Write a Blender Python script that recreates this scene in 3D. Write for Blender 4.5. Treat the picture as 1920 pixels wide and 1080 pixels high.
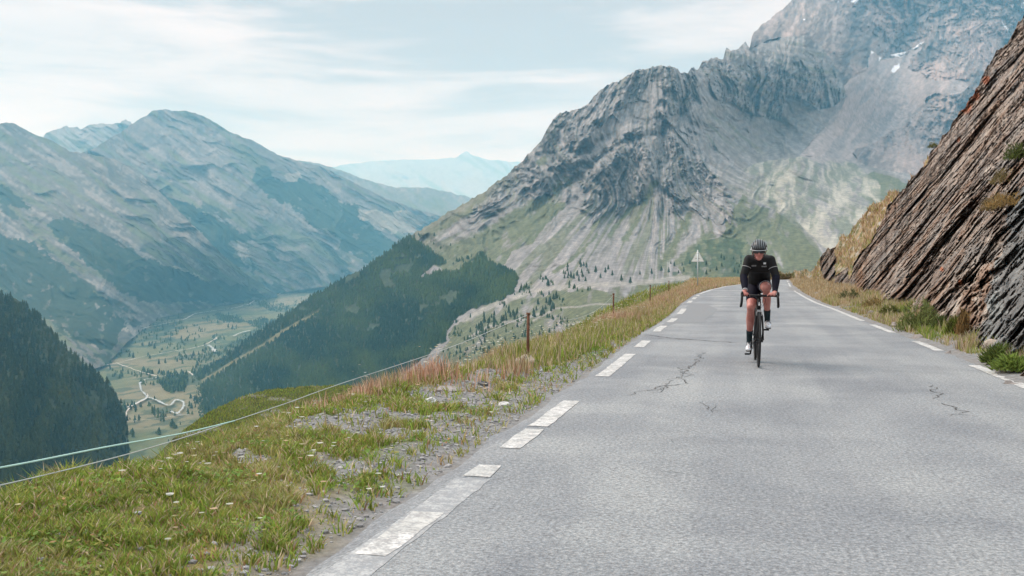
import bpy, bmesh, math, random
import numpy as np
from mathutils import Vector, Matrix
for o in list(bpy.data.objects): bpy.data.objects.remove(o)
S = bpy.context.scene
COL = S.collection
rng = np.random.default_rng(7)
random.seed(7)
R = math.radians

# ------------------------------------------------------------------ camera
CAMH = 1.22
cam_d = bpy.data.cameras.new('camera'); cam = bpy.data.objects.new('camera', cam_d); COL.objects.link(cam)
YAW, PITCH, F = math.atan(430/1800), math.atan(36/1800), 1800.0
cam.location = (0, 0, CAMH); cam.rotation_euler = (R(90)-PITCH, 0, YAW)
cam_d.sensor_width = 36; cam_d.lens = 36*F/1920; cam_d.clip_start = 0.05; cam_d.clip_end = 120000
S.camera = cam
# ------------------------------------------------------------------ world
SUN_EL, SUN_AZ = R(50), R(-75)        # azimuth from +Y towards +X
w = bpy.data.worlds.new('World'); S.world = w; w.use_nodes = True
nt = w.node_tree; nt.nodes.clear()
def N(t, **k):
    n = nt.nodes.new(t)
    for a, b in k.items(): setattr(n, a, b)
    return n
def L(a, b): nt.links.new(a, b)
def math_(op, a, b=None, c=None, clamp=False):
    n = N('ShaderNodeMath', operation=op); n.use_clamp = clamp
    for i, v in enumerate((a, b, c)):
        if v is None: continue
        if isinstance(v, (int, float)): n.inputs[i].default_value = v
        else: L(v, n.inputs[i])
    return n.outputs[0]
def mixc(f, a, b, mode='MIX'):
    n = N('ShaderNodeMix', data_type='RGBA', blend_type=mode)
    for s, v in ((n.inputs[0], f), (n.inputs[6], a), (n.inputs[7], b)):
        if isinstance(v, (int, float)): s.default_value = v
        elif isinstance(v, tuple): s.default_value = (*v, 1)
        else: L(v, s)
    return n.outputs[2]
def noise_(vec, scale, detail=4, rough=.55, dist=0, dim='3D'):
    n = N('ShaderNodeTexNoise', noise_dimensions=dim); n.inputs['Scale'].default_value = scale
    n.inputs['Detail'].default_value = detail; n.inputs['Roughness'].default_value = rough
    n.inputs['Distortion'].default_value = dist
    if vec is not None: L(vec, n.inputs['Vector'])
    return n.outputs['Fac']
def ramp_(fac, stops):
    n = N('ShaderNodeValToRGB'); L(fac, n.inputs[0]); e = n.color_ramp.elements
    while len(e) > 1: e.remove(e[0])
    for i, (p, c) in enumerate(stops):
        q = e[0] if i == 0 else e.new(p)
        q.position = p; q.color = (*((c, c, c) if isinstance(c, (int, float)) else c), 1)
    return n.outputs[0]
def mapr(v, a, b, c=0., d=1., smooth=True):
    n = N('ShaderNodeMapRange'); n.clamp = True
    if smooth: n.interpolation_type = 'SMOOTHSTEP'
    L(v, n.inputs[0])
    for i, q in enumerate((a, b, c, d)): n.inputs[i+1].default_value = q
    return n.outputs[0]

sky = N('ShaderNodeTexSky', sky_type='NISHITA'); sky.sun_disc = False
sky.sun_elevation = SUN_EL; sky.sun_rotation = SUN_AZ; sky.air_density = 1.2; sky.dust_density = 2.0
tc = N('ShaderNodeTexCoord'); sx = N('ShaderNodeSeparateXYZ'); L(tc.outputs['Generated'], sx.inputs[0])
X, Y, Z = sx.outputs
az = math_('ARCTAN2', X, Y); el = math_('ARCSINE', Z)
cv = N('ShaderNodeCombineXYZ')
L(math_('MULTIPLY', az, 1.0), cv.inputs[0]); L(math_('MULTIPLY', el, 4.2), cv.inputs[1])
n1 = noise_(cv.outputs[0], 2.6, 7, .55, .4)
n2 = noise_(cv.outputs[0], 9.0, 6, .6, .6)
def blob(a0, e0, sa, se):      # a bank of cloud centred at azimuth a0, elevation e0 (degrees)
    da = math_('DIVIDE', math_('SUBTRACT', math_('ADD', az, math_('MULTIPLY', math_('SUBTRACT', n1, .5), .25)), R(a0)), R(sa))
    de = math_('DIVIDE', math_('SUBTRACT', math_('ADD', el, math_('MULTIPLY', math_('SUBTRACT', n2, .5), .05)), R(e0)), R(se))
    q = math_('ADD', math_('MULTIPLY', da, da), math_('MULTIPLY', de, de))
    return math_('EXPONENT', math_('MULTIPLY', q, -1.0))
bl = None
BLOBS = [(-6, 15.5, 22, 1.6, .7), (-30, 9.2, 8, .5, .35), (-35, 12.5, 6, .5, .5), (-12, 13.0, 16, 1.6, .45), (-15, 14.2, 14, 1.5, 1.0), (-4, 12.6, 12, 1.9, 1.0), (-24, 11.3, 9, 1.0, .9), (-16, 11.6, 9, .9, .6), (2, 11.0, 9, 1.0, .6), (-40, 14.2, 4, .5, .5), (-8, 9.6, 10, 0.7, .35),
         (-30, 19, 9, 2.5, .5), (6, 19, 16, 2.2, .8), (-52, 12, 8, 2, .4), (40, 16, 18, 4, .6)]
for a0, e0, sa, se, k in BLOBS:
    b = math_('MULTIPLY', blob(a0, e0, sa, se), k)
    bl = b if bl is None else math_('ADD', bl, b)
cv2 = N('ShaderNodeCombineXYZ'); L(math_('MULTIPLY', az, 1.0), cv2.inputs[0]); L(math_('MULTIPLY', el, 7.5), cv2.inputs[1])
n3 = noise_(cv2.outputs[0], 3.1, 8, .60, .5)
greyf = math_('MULTIPLY', mapr(math_('ADD', math_('MULTIPLY', bl, .36), math_('MULTIPLY', math_('SUBTRACT', n3, .5), 2.9)), -.12, .62), .95)
CW, CG, CB = (4.6, 4.15, 3.95), (2.25, 2.10, 2.05), (3.6, 3.4, 3.3)
hz = mapr(el, R(3.), R(11))
white = mixc(mapr(n1, .38, .62), CB, CW)
white = mixc(hz, (4.25, 3.72, 3.5), white)
cl = mixc(greyf, white, CG)
skyc = mixc(.95, sky.outputs[0], cl)
zen = N('ShaderNodeVectorMath', operation='SCALE'); L(skyc, zen.inputs[0]); L(mapr(el, R(20), R(60), 1., 2.3), zen.inputs['Scale']); skyc = mixc(1., zen.outputs[0], mixc(mapr(el, R(22), R(50)), (1., 1., 1.), (.80, 1., 1.14)), 'MULTIPLY')   # an overcast sky is brightest overhead
# nothing but cloud overhead; below the horizon a dull ground tone
bg = N('ShaderNodeBackground'); L(skyc, bg.inputs[0]); bg.inputs[1].default_value = 0.10
wo = N('ShaderNodeOutputWorld'); L(bg.outputs[0], wo.inputs[0])
# ------------------------------------------------------------------ sun
sd = bpy.data.lights.new('sun', 'SUN'); sun = bpy.data.objects.new('sun', sd); COL.objects.link(sun)
sd.energy = 1.5; sd.angle = R(30); sd.color = (1, .96, .92)
dv = Vector((math.sin(SUN_AZ)*math.cos(SUN_EL), math.cos(SUN_AZ)*math.cos(SUN_EL), math.sin(SUN_EL)))
sun.rotation_euler = dv.to_track_quat('Z', 'Y').to_euler()
vs = S.view_settings; vs.view_transform = 'Standard'; vs.look = 'None'; vs.gamma = 1; vs.use_curve_mapping = False
vs.exposure = 1.06
S.render.engine = 'CYCLES'
S.cycles.volume_bounces = 1; S.cycles.max_bounces = 6

# ------------------------------------------------------------------ helpers
def tag(o, label=None, cat=None, group=None, kind=None):
    if label: o['label'] = label
    if cat: o['category'] = cat
    if group: o['group'] = group
    if kind: o['kind'] = kind
    return o
def empty(name, loc=(0, 0, 0), rot=(0, 0, 0)):
    o = bpy.data.objects.new(name, None); COL.objects.link(o); o.location = loc; o.rotation_euler = rot
    o.empty_display_size = .2
    return o
def link(name, me, mat=None, parent=None):
    o = bpy.data.objects.new(name, me); COL.objects.link(o)
    if mat: me.materials.append(mat)
    if parent: o.parent = parent
    return o
def np_mesh(name, V, Fc, cols=None, smooth=True, uvs=None):
    """V (n,3); Fc (m,k) all faces with k corners"""
    me = bpy.data.meshes.new(name); V = np.asarray(V, np.float32); Fc = np.asarray(Fc, np.int32)
    m, k = Fc.shape
    me.vertices.add(len(V)); me.vertices.foreach_set('co', V.ravel())
    me.loops.add(m*k); me.loops.foreach_set('vertex_index', Fc.ravel())
    me.polygons.add(m); me.polygons.foreach_set('loop_start', np.arange(m, dtype=np.int32)*k)
    try: me.polygons.foreach_set('loop_total', np.full(m, k, np.int32))
    except Exception: pass
    me.polygons.foreach_set('use_smooth', np.full(m, smooth))
    me.update(calc_edges=True)
    if cols is not None:
        a = me.color_attributes.new('Col', 'FLOAT_COLOR', 'POINT')
        c = np.ones((len(V), 4), np.float32); c[:, :3] = cols; a.data.foreach_set('color', c.ravel())
    me.validate()
    return me
def grid_faces(r, c):
    i = np.arange(r*c).reshape(r, c)
    return np.stack([i[:-1, :-1], i[:-1, 1:], i[1:, 1:], i[1:, :-1]], -1).reshape(-1, 4)
# --- pixel ray of the photo's 1920x1080 frame, used to place things at their real distances
fv = np.array([-math.sin(YAW)*math.cos(PITCH), math.cos(YAW)*math.cos(PITCH), -math.sin(PITCH)])
rv = np.array([math.cos(YAW), math.sin(YAW), 0.]); uv_ = np.cross(rv, fv)
def ray(px, py):
    px = np.asarray(px, float)[..., None]; py = np.asarray(py, float)[..., None]
    return fv + rv*(px-960)/F + uv_*(540-py)/F
def P(px, py, D): return np.array([0, 0, CAMH]) + ray(px, py)*np.asarray(D, float)[..., None]
def G(px, py, z=0.):
    r = ray(px, py); return np.array([0, 0, CAMH]) + r*((z-CAMH)/r[..., 2:3])
def PY(px, py, y):                     # point at world depth y
    r = ray(px, py); return np.array([0, 0, CAMH]) + r*(np.asarray(y, float)/r[..., 1])[..., None]
# --- numpy gradient noise
_p = rng.permutation(512).astype(np.int64); _p = np.concatenate([_p, _p, _p])
_g = rng.normal(size=(512, 3)); _g /= np.linalg.norm(_g, axis=1)[:, None]
def pn(x, y, z=0.):
    x, y, z = np.broadcast_arrays(np.asarray(x, float), np.asarray(y, float), np.asarray(z, float))
    xi, yi, zi = np.floor(x).astype(int), np.floor(y).astype(int), np.floor(z).astype(int)
    xf, yf, zf = x-xi, y-yi, z-zi
    u, v, t = [q*q*q*(q*(q*6-15)+10) for q in (xf, yf, zf)]
    def g(dx, dy, dz):
        h = _p[(_p[(_p[(xi+dx) & 511]+yi+dy) & 511]+zi+dz) & 511]
        gr = _g[h]; return gr[..., 0]*(xf-dx)+gr[..., 1]*(yf-dy)+gr[..., 2]*(zf-dz)
    l = lambda a, b, q: a+(b-a)*q
    return 1.6*l(l(l(g(0,0,0), g(1,0,0), u), l(g(0,1,0), g(1,1,0), u), v), l(l(g(0,0,1), g(1,0,1), u), l(g(0,1,1), g(1,1,1), u), v), t)
def fbm(x, y, z=0., o=5, gain=.5):
    s, a, f = 0, 1, 1
    for i in range(o):
        s = s+a*pn(x*f+i*17.3, y*f+i*7.7, z*f if np.ndim(z) else z+i*3.1); a *= gain; f *= 2.03
    return s
def ridged(x, y, z=0., o=5, gain=.55):
    s, a, f, t = 0, 1, 1, 0
    for i in range(o):
        s = s+a*(1-np.abs(pn(x*f+i*11.3, y*f+i*5.1, z+i*3.7))*2); t += a; a *= gain; f *= 2.07
    return s/t
def inpoly(x, y, poly):
    r = np.zeros(np.shape(x), bool); n = len(poly)
    for i in range(n):
        x1, y1 = poly[i]; x2, y2 = poly[(i+1) % n]
        if y1 == y2: continue
        c = ((y1 > y) != (y2 > y)) & (x < (x2-x1)*(y-y1)/(y2-y1)+x1); r ^= c
    return r
def dpath(x, y, pts):
    d = np.full(np.shape(x), 1e9)
    for (x1, y1), (x2, y2) in zip(pts[:-1], pts[1:]):
        L2 = (x2-x1)**2+(y2-y1)**2; t = np.clip(((x-x1)*(x2-x1)+(y-y1)*(y2-y1))/L2, 0, 1)
        d = np.minimum(d, np.hypot(x-x1-t*(x2-x1), y-y1-t*(y2-y1)))
    return d
def sm(e0, e1, x): t = np.clip((x-e0)/(e1-e0), 0, 1); return t*t*(3-2*t)
def tps(ctrl):
    c = np.array(ctrl, float); p = c[:, :2]/500.; v = np.log(c[:, 2]); n = len(c)
    def U(r2): return np.where(r2 > 0, r2*np.log(np.maximum(r2, 1e-12)), 0)
    K = U(((p[:, None]-p[None])**2).sum(-1))+np.eye(n)*1e-3; Q = np.c_[np.ones(n), p]
    A = np.zeros((n+3, n+3)); A[:n, :n] = K; A[:n, n:] = Q; A[n:, :n] = Q.T
    s = np.linalg.solve(A, np.r_[v, 0, 0, 0])
    def f(x, y):
        q = np.stack([x, y], -1)/500.; r = s[n]+q[..., 0]*s[n+1]+q[..., 1]*s[n+2]
        for i in range(n): r = r+s[i]*U(((q-p[i])**2).sum(-1))
        return np.exp(r)
    return f
def interp(pts): a = np.array(pts, float); return lambda x: np.interp(x, a[:, 0], a[:, 1])
def mixv(a, b, m): return a*(1-m[..., None])+np.asarray(b)*m[..., None]

class Sheet:
    """a stretch of terrain: a surface running from its foot (near) up to its crest (far), with a rear slope behind the crest"""
    def __init__(s, name, x0, x1, nx, top, bot, ny, depth, disp, color, mat, jag=0, jagf=.05, back=.8, backn=10, power=1.0):
        xs = np.linspace(x0, x1, nx); t = np.linspace(0, 1, ny)**power
        yt = top(xs); yb = bot(xs)
        if jag: yt = yt-jag*(ridged(xs*jagf, 3.3, 1.1, 5)-.5)*2
        s.px = np.broadcast_to(xs, (ny, nx)).copy(); s.py = yt[None]+(yb-yt)[None]*t[:, None]
        s.t = np.broadcast_to(t[:, None], (ny, nx))
        D = depth(s.px, s.py); D = D+disp(s.px, s.py, D)
        s.Pt = P(s.px, s.py, D); s.D = D
        c = color(s.px, s.py, s.Pt)
        # rear slope
        b = []; top_p = s.Pt[0]; dirv = top_p-np.array([0, 0, CAMH]); dirv[:, 2] = 0; dirv /= np.linalg.norm(dirv, axis=1)[:, None]
        H = np.abs(s.Pt[0, :, 2]-s.Pt[-1, :, 2])+D[0]*.02
        for k in range(backn, 0, -1):
            q = (k/backn)**1.5; pt = top_p+dirv*(H*q*1.3)[:, None]; pt[:, 2] -= H*q*back; b.append(pt)
        Vt = np.concatenate([np.array(b), s.Pt]); cc = np.concatenate([np.repeat(c[:1], backn, 0), c])
        me = np_mesh(name, Vt.reshape(-1, 3), grid_faces(backn+ny, nx)[:, ::-1], cc.reshape(-1, 3))
        s.o = link(name, me, mat)
        s.xs, s.yt, s.yb, s.tt = xs, yt, yb, t
    def at(s, px, py):
        fx = np.interp(px, s.xs, np.arange(len(s.xs))); i = np.clip(fx.astype(int), 0, len(s.xs)-2); u = fx-i
        yt = s.yt[i]*(1-u)+s.yt[i+1]*u; yb = s.yb[i]*(1-u)+s.yb[i+1]*u
        fy = np.interp((py-yt)/(yb-yt), s.tt, np.arange(len(s.tt))); j = np.clip(fy.astype(int), 0, len(s.tt)-2); v = fy-j
        g = lambda a, b: s.Pt[j+a, i+b]
        return (g(0,0)*((1-u)*(1-v))[:, None]+g(0,1)*(u*(1-v))[:, None]+g(1,0)*((1-u)*v)[:, None]+g(1,1)*(u*v)[:, None])

# ------------------------------------------------------------------ materials
def new_mat(name):
    global nt
    m = bpy.data.materials.new(name); m.use_nodes = True; nt = m.node_tree; nt.nodes.clear()
    out = N('ShaderNodeOutputMaterial'); b = N('ShaderNodeBsdfPrincipled'); L(b.outputs[0], out.inputs[0])
    return m, b
def setc(b, c, rough=.8, metal=0, spec=.3):
    if isinstance(c, tuple): b.inputs['Base Color'].default_value = (*c, 1)
    else: L(c, b.inputs['Base Color'])
    if isinstance(rough, (int, float)): b.inputs['Roughness'].default_value = rough
    else: L(rough, b.inputs['Roughness'])
    b.inputs['Metallic'].default_value = metal; b.inputs['Specular IOR Level'].default_value = spec
def bump(b, h, strength=.5, dist=.01):
    n = N('ShaderNodeBump'); L(h, n.inputs['Height']); n.inputs['Strength'].default_value = strength
    n.inputs['Distance'].default_value = dist; L(n.outputs[0], b.inputs['Normal'])
def objco(): return N('ShaderNodeTexCoord').outputs['Object']
def attr(): 
    n = N('ShaderNodeAttribute'); n.attribute_name = 'Col'; return n.outputs['Color']
def simple(name, c, rough=.6, metal=0, spec=.4, var=.15, scale=8, bmp=0):
    m, b = new_mat(name); co = objco(); f = noise_(co, scale, 4)
    k = mapr(f, .3, .7, 1-var, 1+var, False)
    cc = N('ShaderNodeVectorMath', operation='SCALE'); cc.inputs[0].default_value = c; L(k, cc.inputs['Scale'])
    setc(b, cc.outputs[0], rough, metal, spec)
    if bmp: bump(b, noise_(co, scale*6, 4), .6, bmp)
    return m
def vcol_mat(name, scale, var=.25, rough=.9, bscale=None, bdist=1., bstr=.6, translucent=0, spec=.15):
    m, b = new_mat(name); co = objco(); a = attr()
    f = noise_(co, scale, 6, .65); k = mapr(f, .3, .7, 1-var, 1+var, False)
    cc = N('ShaderNodeVectorMath', operation='SCALE'); L(a, cc.inputs[0]); L(k, cc.inputs['Scale'])
    setc(b, cc.outputs[0], rough, 0, spec)
    if bscale: bump(b, noise_(co, bscale, 6, .7), bstr, bdist)
    return m
M_MTN = vcol_mat('mountain_ground', .05, .3, bscale=.07, bdist=8, bstr=.9)
M_FAR = vcol_mat('far_mountain_ground', .008, .15, bscale=.02, bdist=14, bstr=.6)
M_VALLEY = vcol_mat('valley_ground', .02, .18, bscale=.05, bdist=3, bstr=.4)
M_LEAF = vcol_mat('conifer_needles', .3, .3, rough=.8)
M_BARK = simple('bark', (.09, .065, .045), .9)
def leafy(name, var, tr=.45):
    m = vcol_mat(name, 3, var, rough=.65, spec=.2); t = nt
    b_ = [n for n in t.nodes if n.type == 'BSDF_PRINCIPLED'][0]; o_ = [n for n in t.nodes if n.type == 'OUTPUT_MATERIAL'][0]
    tl = N('ShaderNodeBsdfTranslucent'); L(b_.inputs['Base Color'].links[0].from_socket, tl.inputs[0])
    mx = N('ShaderNodeMixShader'); mx.inputs[0].default_value = tr; L(b_.outputs[0], mx.inputs[1]); L(tl.outputs[0], mx.inputs[2]); L(mx.outputs[0], o_.inputs[0]); return m
M_GRASS = leafy('grass_blades', .15)

# ================================================================== STRUCTURE: near ground
def traced(pts, z=0., pre=(), post=()):
    p = np.array(pts, float); g = G(p[:, 0], p[:, 1], z); a = [tuple(q) for q in pre]+[(q[1], q[0]) for q in g]+[tuple(q) for q in post]
    a = sorted(a); return interp(a)
L_PX = [(694,1042),(804,962),(905,884),(978,823),(1041,776),(1156,685),(1205,645),(1237,616),(1262,600),(1279,584),(1292,567),(1301,560),(1312,551),(1335,543),(1362,537),(1395,532.5),(1430,527.5),(1462,523)]
R_PX = [(1900,716),(1825,685),(1740,649),(1653,616),(1600,595),(1564,580),(1530,568),(1508,557),(1492,547),(1482,537),(1477,528),(1474,521)]
LLINE = traced(L_PX, 0, [(-20, -1.5), (1, -1.5)], [(150, 22)])
RLINE = traced(R_PX, 0, [(-20, 2.95), (4, 2.9)], [(160, 26)])
XED = traced([(0,918),(200,880),(330,840),(500,778),(600,748),(700,722),(800,700),(880,680),(960,662),(1050,632),(1150,596),(1220,566),(1260,548),(1300,533)], 0, [(-20, -5.2), (0, -4.7)], [(100, -5), (112, 0), (125, 6), (150, 16)])
XFOOT = traced([(1920,700),(1880,684),(1780,646),(1700,607),(1640,585),(1560,550),(1530,535)], .15, [(-20, 2.9), (4, 3.4)], [(100, 9.5), (125, 20), (160, 34)])
def gz(x, y):
    """height of the natural ground"""
    x = np.asarray(x, float); y = np.asarray(y, float)
    l, r, e, ft = LLINE(y), RLINE(y), XED(y), XFOOT(y)
    z = np.full(np.broadcast(x, y).shape, -.05)
    dl = l-.25-x
    z = z+sm(0, .5, dl)*.05+sm(.6, 1.6, dl)*.05*(1+0*x)
    z = z+sm(0.1, 1.2, dl)*(.05*fbm(x*1.3, y*1.3, .5, 4)+.02*fbm(x*6, y*6, 2.5, 3))
    dr = x-(r+.2)
    z = z+sm(0, .7, dr)*.10+sm(.3, 3, dr)*.35+sm(0.1, .8, dr)*(.05*fbm(x*2, y*2, 7.5, 4))
    de = e-x+.18*fbm(y*.35+9, x*.1, 4.4, 3)
    z = z-np.where(de > -.5, (np.maximum(de+.5, 0)**1.6)*.55, 0)*np.where(de < 1, 1, 1/np.maximum(de+.5, 1e-3)**.6*1.28)
    dy = y-112
    z = np.where(y > 112, z-np.maximum(dy, 0)**1.3*.15*sm(3, -1, x-LLINE(y)), z)
    dz = np.maximum(y-142, 0); z = z-dz*.5
    return z
_GP = [tuple(G(a, b)[:2]) for a, b in [(545,862),(600,815),(660,790),(780,742),(850,702),(960,688),(1040,676),(1120,676),(1100,700),(1040,762),(980,808),(905,868),(820,930),(770,905),(650,895)]]
_GP2 = [tuple(G(a, b)[:2]) for a, b in [(555,800),(620,792),(640,812),(560,820)]]
def gpatch(x, y, n):
    wx, wy = .35*fbm(x*1.4, y*1.4, 3.9, 4), .6*fbm(x*1.4, y*1.4, 9.9, 4)
    return (inpoly(x+wx, y+wy, _GP) | inpoly(x+wx*.3, y+wy*.3, _GP2))*sm(-.45, .1, n+.45*fbm(x*3.1, y*2.1, 6.1, 3)+.1)
def ypts():
    a = [-12.]
    while a[-1] < 190: a.append(a[-1]+max(.05, .0085*max(a[-1]-1, 0)*(1 if a[-1] > 3 else 3)+(.25 if a[-1] < 2 else 0)))
    return np.array(a)
ys = ypts()
us = np.concatenate([np.linspace(-1, 0, 70)**3*500-.0, np.linspace(0.02, 4.9, 210), np.linspace(5.1, 60, 30)])
# u measured from the drop edge; columns follow the edge
def ground_mesh():
    YY = np.repeat(ys[:, None], len(us), 1); XX = (XED(ys)-1.2)[:, None]+us[None]
    ZZ = gz(XX, YY)
    # colour: soil / gravel / turf
    n = fbm(XX*.9, YY*.9, 1.1, 5); n2 = fbm(XX*4, YY*4, 3.1, 4)
    dl = LLINE(YY)-XX
    gravel = sm(.75, .35, dl+.35*n)*(dl > -20)
    patch = gpatch(XX, YY, n)
    patch2 = sm(.2, .45, n)*.6*sm(3, 2, dl)
    g = np.clip(np.maximum(np.maximum(gravel, patch), patch2), 0, 1)
    turf = np.zeros(XX.shape+(3,))+np.array([.13, .15, .045])
    turf = mixv(turf, [.24, .19, .09], sm(-.2, .5, fbm(XX*.6, YY*.4, 8.8, 4)))
    turf = mixv(turf, [.34, .25, .13], sm(20, 60, YY)*.7)
    c = mixv(turf, [.23, .225, .22], g)
    c = mixv(c, [.12, .09, .065], sm(.1, .5, n2)*.4)
    c = c*(1+.25*n2[..., None])
    return np_mesh('ground', np.stack([XX, YY, ZZ], -1).reshape(-1, 3), grid_faces(len(ys), len(us)), np.clip(c, .01, 1).reshape(-1, 3))
M_GROUND = vcol_mat('verge_soil', 18, .35, bscale=60, bdist=.012, bstr=.9)
ground = tag(link('ground', ground_mesh(), M_GROUND), kind='structure')

# ---- road
m, b = new_mat('asphalt'); M_ROAD = m
co = objco()
v1 = N('ShaderNodeTexVoronoi'); v1.inputs['Scale'].default_value = 95; L(co, v1.inputs['Vector'])
f1 = noise_(co, 45, 5, .7); f2 = noise_(co, .55, 5, .6, .5); f3 = noise_(co, 9, 5, .65)
st = N('ShaderNodeMapping'); st.inputs['Scale'].default_value = (1.6, .07, 1); L(co, st.inputs['Vector'])
f4 = noise_(st.outputs[0], 1.0, 4, .5)
base = ramp_(f1, [(.28, (.085, .09, .095)), (.5, (.225, .235, .243)), (.72, (.41, .415, .42))])
base = mixc(mapr(v1.outputs['Distance'], .0, .5, .35, 0), base, (.34, .33, .32))
base = mixc(mapr(f2, .35, .68), base, mixc(1., base, (.70, .715, .75), 'MULTIPLY'))
base = mixc(mapr(f4, .42, .62), base, mixc(1., base, (1.16, 1.15, 1.12), 'MULTIPLY'))
v2 = N('ShaderNodeTexVoronoi'); v2.inputs['Scale'].default_value = 38; L(co, v2.inputs['Vector'])
base = mixc(mapr(v2.outputs['Distance'], .05, .4, .45, 0), base, (.42, .41, .39))
f5 = noise_(co, 22, 4, .8); base = mixc(mapr(f5, .52, .68, 0, .55), base, (.10, .10, .105))
f6 = noise_(co, .22, 4, .6, .8); base = mixc(mapr(f6, .45, .6, 0, .35), base, mixc(1., base, (1.22, 1.20, 1.16), 'MULTIPLY'))
base = mixc(mapr(f3, .56, .72, 0, .45), base, (.12, .12, .125))
setc(b, base, .78, 0, .35)
bump(b, math_('ADD', f1, math_('MULTIPLY', v1.outputs['Distance'], .8)), .8, .006)
def road_mesh():
    yr = np.concatenate([np.arange(-12, 40, .25), np.arange(40, 141, .5)]); nu = 30
    t = np.linspace(0, 1, nu)
    l = LLINE(yr)-.28-.07*fbm(yr*1.1, 2.2, 1.1, 5)-.10*np.maximum(fbm(yr*.5, 6.2, 1.1, 3), 0); r = RLINE(yr)+.22+.05*fbm(yr*1.3, 8.2, 1.1, 4)
    XX = l[:, None]*(1-t)+r[:, None]*t; YY = np.repeat(yr[:, None], nu, 1)
    ZZ = .0+0*XX; ZZ[:, 0] = -.06; ZZ[:, -1] = -.06
    return np_mesh('road', np.stack([XX, YY, ZZ], -1).reshape(-1, 3), grid_faces(*XX.shape))
road = tag(link('road', road_mesh(), M_ROAD), kind='structure')
m, b = new_mat('worn_road_paint'); M_PAINT = m
co = objco(); f = noise_(co, 14, 6, .75); f1 = noise_(co, 60, 4, .7)
wear = mapr(math_('ADD', math_('MULTIPLY', f, .6), math_('MULTIPLY', f1, .4)), .42, .58, .12, 1)
setc(b, mixc(wear, (.26, .255, .25), mixc(mapr(noise_(co, 3, 3), .4, .6), (.50, .49, .46), (.64, .62, .59))), .7, 0, .3); bump(b, f1, .5, .003)
M_FADED, b = new_mat('faded_road_paint'); co = objco(); ff_ = math_('ADD', math_('MULTIPLY', noise_(co, 11, 6, .75), .6), math_('MULTIPLY', noise_(co, 70, 4, .7), .4))
setc(b, mixc(mapr(ff_, .45, .60), (.25, .255, .26), (.42, .42, .41)), .8, 0, .3)
def dash(y0, y1, side, w_=.155, name='edge_dash', mat=None, zz=.004):
    n = max(int((y1-y0)/.12), 3); yy = np.linspace(y0, y1, n); c = (LLINE if side < 0 else RLINE)(yy)
    jl = .014*fbm(yy*9, 1.1+side, y0, 4); jr = .014*fbm(yy*9, 5.1+side, y0, 4)
    V = np.concatenate([np.c_[c-w_/2+jl, yy, np.full(n, zz)], np.c_[c+w_/2+jr, yy, np.full(n, zz)]])
    Fc = [[i, n+i, n+i+1, i+1] for i in range(n-1)]
    link(name, np_mesh(name, V, Fc, smooth=False), mat or M_PAINT, road)
_yy = np.concatenate([np.linspace(2.2, 40, 1200), np.linspace(40, 150, 800)])
def _proj(x, y): 
    d = np.stack([x, y, np.full_like(y, -CAMH)], -1); return 540-F*(d@uv_)/(d@fv)
_pl, _pr = _proj(LLINE(_yy), _yy), _proj(RLINE(_yy), _yy)
def yof(py, side=-1): return float(np.interp(-py, -(_pl if side < 0 else _pr), _yy))
for a, b_ in [(1042, 961), (894, 873), (841, 805), (800, 752), (706, 664), (651, 639), (622, 611), (604, 597), (589, 579), (568, 564), (561, 557.5), (555, 553)]:
    dash(yof(a), yof(b_), -1)
dash(yof(551), 125, -1, .15); dash(1.5, yof(898), -1, .20, 'faded_edge_line', M_FADED, .002)
for a, b_ in [(735, 685), (658, 640), (624, 609)]:
    dash(yof(a, 1), yof(b_, 1), 1, .13)
dash(yof(602, 1), 120, 1, .12)
# cracks and patches belong to the road surface
M_CRACK = simple('crack_dirt', (.06, .058, .056), .95, var=.3)
def crack(pts, w_=.012, jit=.02, name='crack'):
    g = [G(a, b_)[:2] for a, b_ in pts]; q = []
    for i in range(len(g)-1):
        n = max(int(np.linalg.norm(g[i+1]-g[i])/.05), 2)
        for k in range(n): q.append(g[i]+(g[i+1]-g[i])*k/n)
    q.append(g[-1]); q = np.array(q); n = len(q); s = np.arange(n)*.05+pts[0][0]
    q[:, 0] += jit*2*fbm(s*5, 1.3, 2.2, 4); q[:, 1] += jit*2*fbm(s*5, 7.3, 2.2, 4)
    d = np.gradient(q, axis=0); nn = np.c_[-d[:, 1], d[:, 0]]; nn /= np.linalg.norm(nn, axis=1)[:, None]+1e-9
    ww = .62*w_*(.55+.8*np.abs(fbm(s*6, 3.3, 9.9, 3)))*np.minimum(1, np.minimum(np.arange(n), np.arange(n)[::-1])/3+.15)
    V = np.concatenate([np.c_[q-nn*ww[:, None], np.full(n, .0035)], np.c_[q+nn*ww[:, None], np.full(n, .0035)]])
    link(name, np_mesh(name, V, [[i, n+i, n+i+1, i+1] for i in range(n-1)], smooth=False), M_CRACK, road)
crack([(1208, 628), (1260, 634), (1300, 637), (1350, 641), (1384, 643)], .035, .03)
crack([(1215, 634), (1262, 636), (1292, 638)], .02, .02)
crack([(1322, 660), (1310, 676), (1302, 684), (1285, 692), (1288, 705), (1270, 720), (1250, 725), (1225, 735)], .010, .05)
crack([(1302, 684), (1280, 690), (1274, 705), (1262, 712), (1240, 728), (1228, 738)], .008, .05)
crack([(1240, 722), (1210, 733), (1170, 742)], .007, .04)
crack([(1315, 752), (1330, 768), (1350, 775)], .006, .03); crack([(1338, 760), (1334, 776)], .006, .02)
crack([(1740, 722), (1755, 735), (1762, 748)], .010, .05); crack([(1745, 756), (1775, 758), (1800, 768), (1815, 778)], .011, .05)
crack([(1770, 779), (1800, 777), (1830, 779)], .010, .03); crack([(1715, 800), (1750, 801)], .006, .03)
crack([(1238, 884), (1265, 887), (1296, 890)], .006, .02); crack([(1200, 896), (1236, 900), (1262, 897)], .005, .03)
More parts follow.
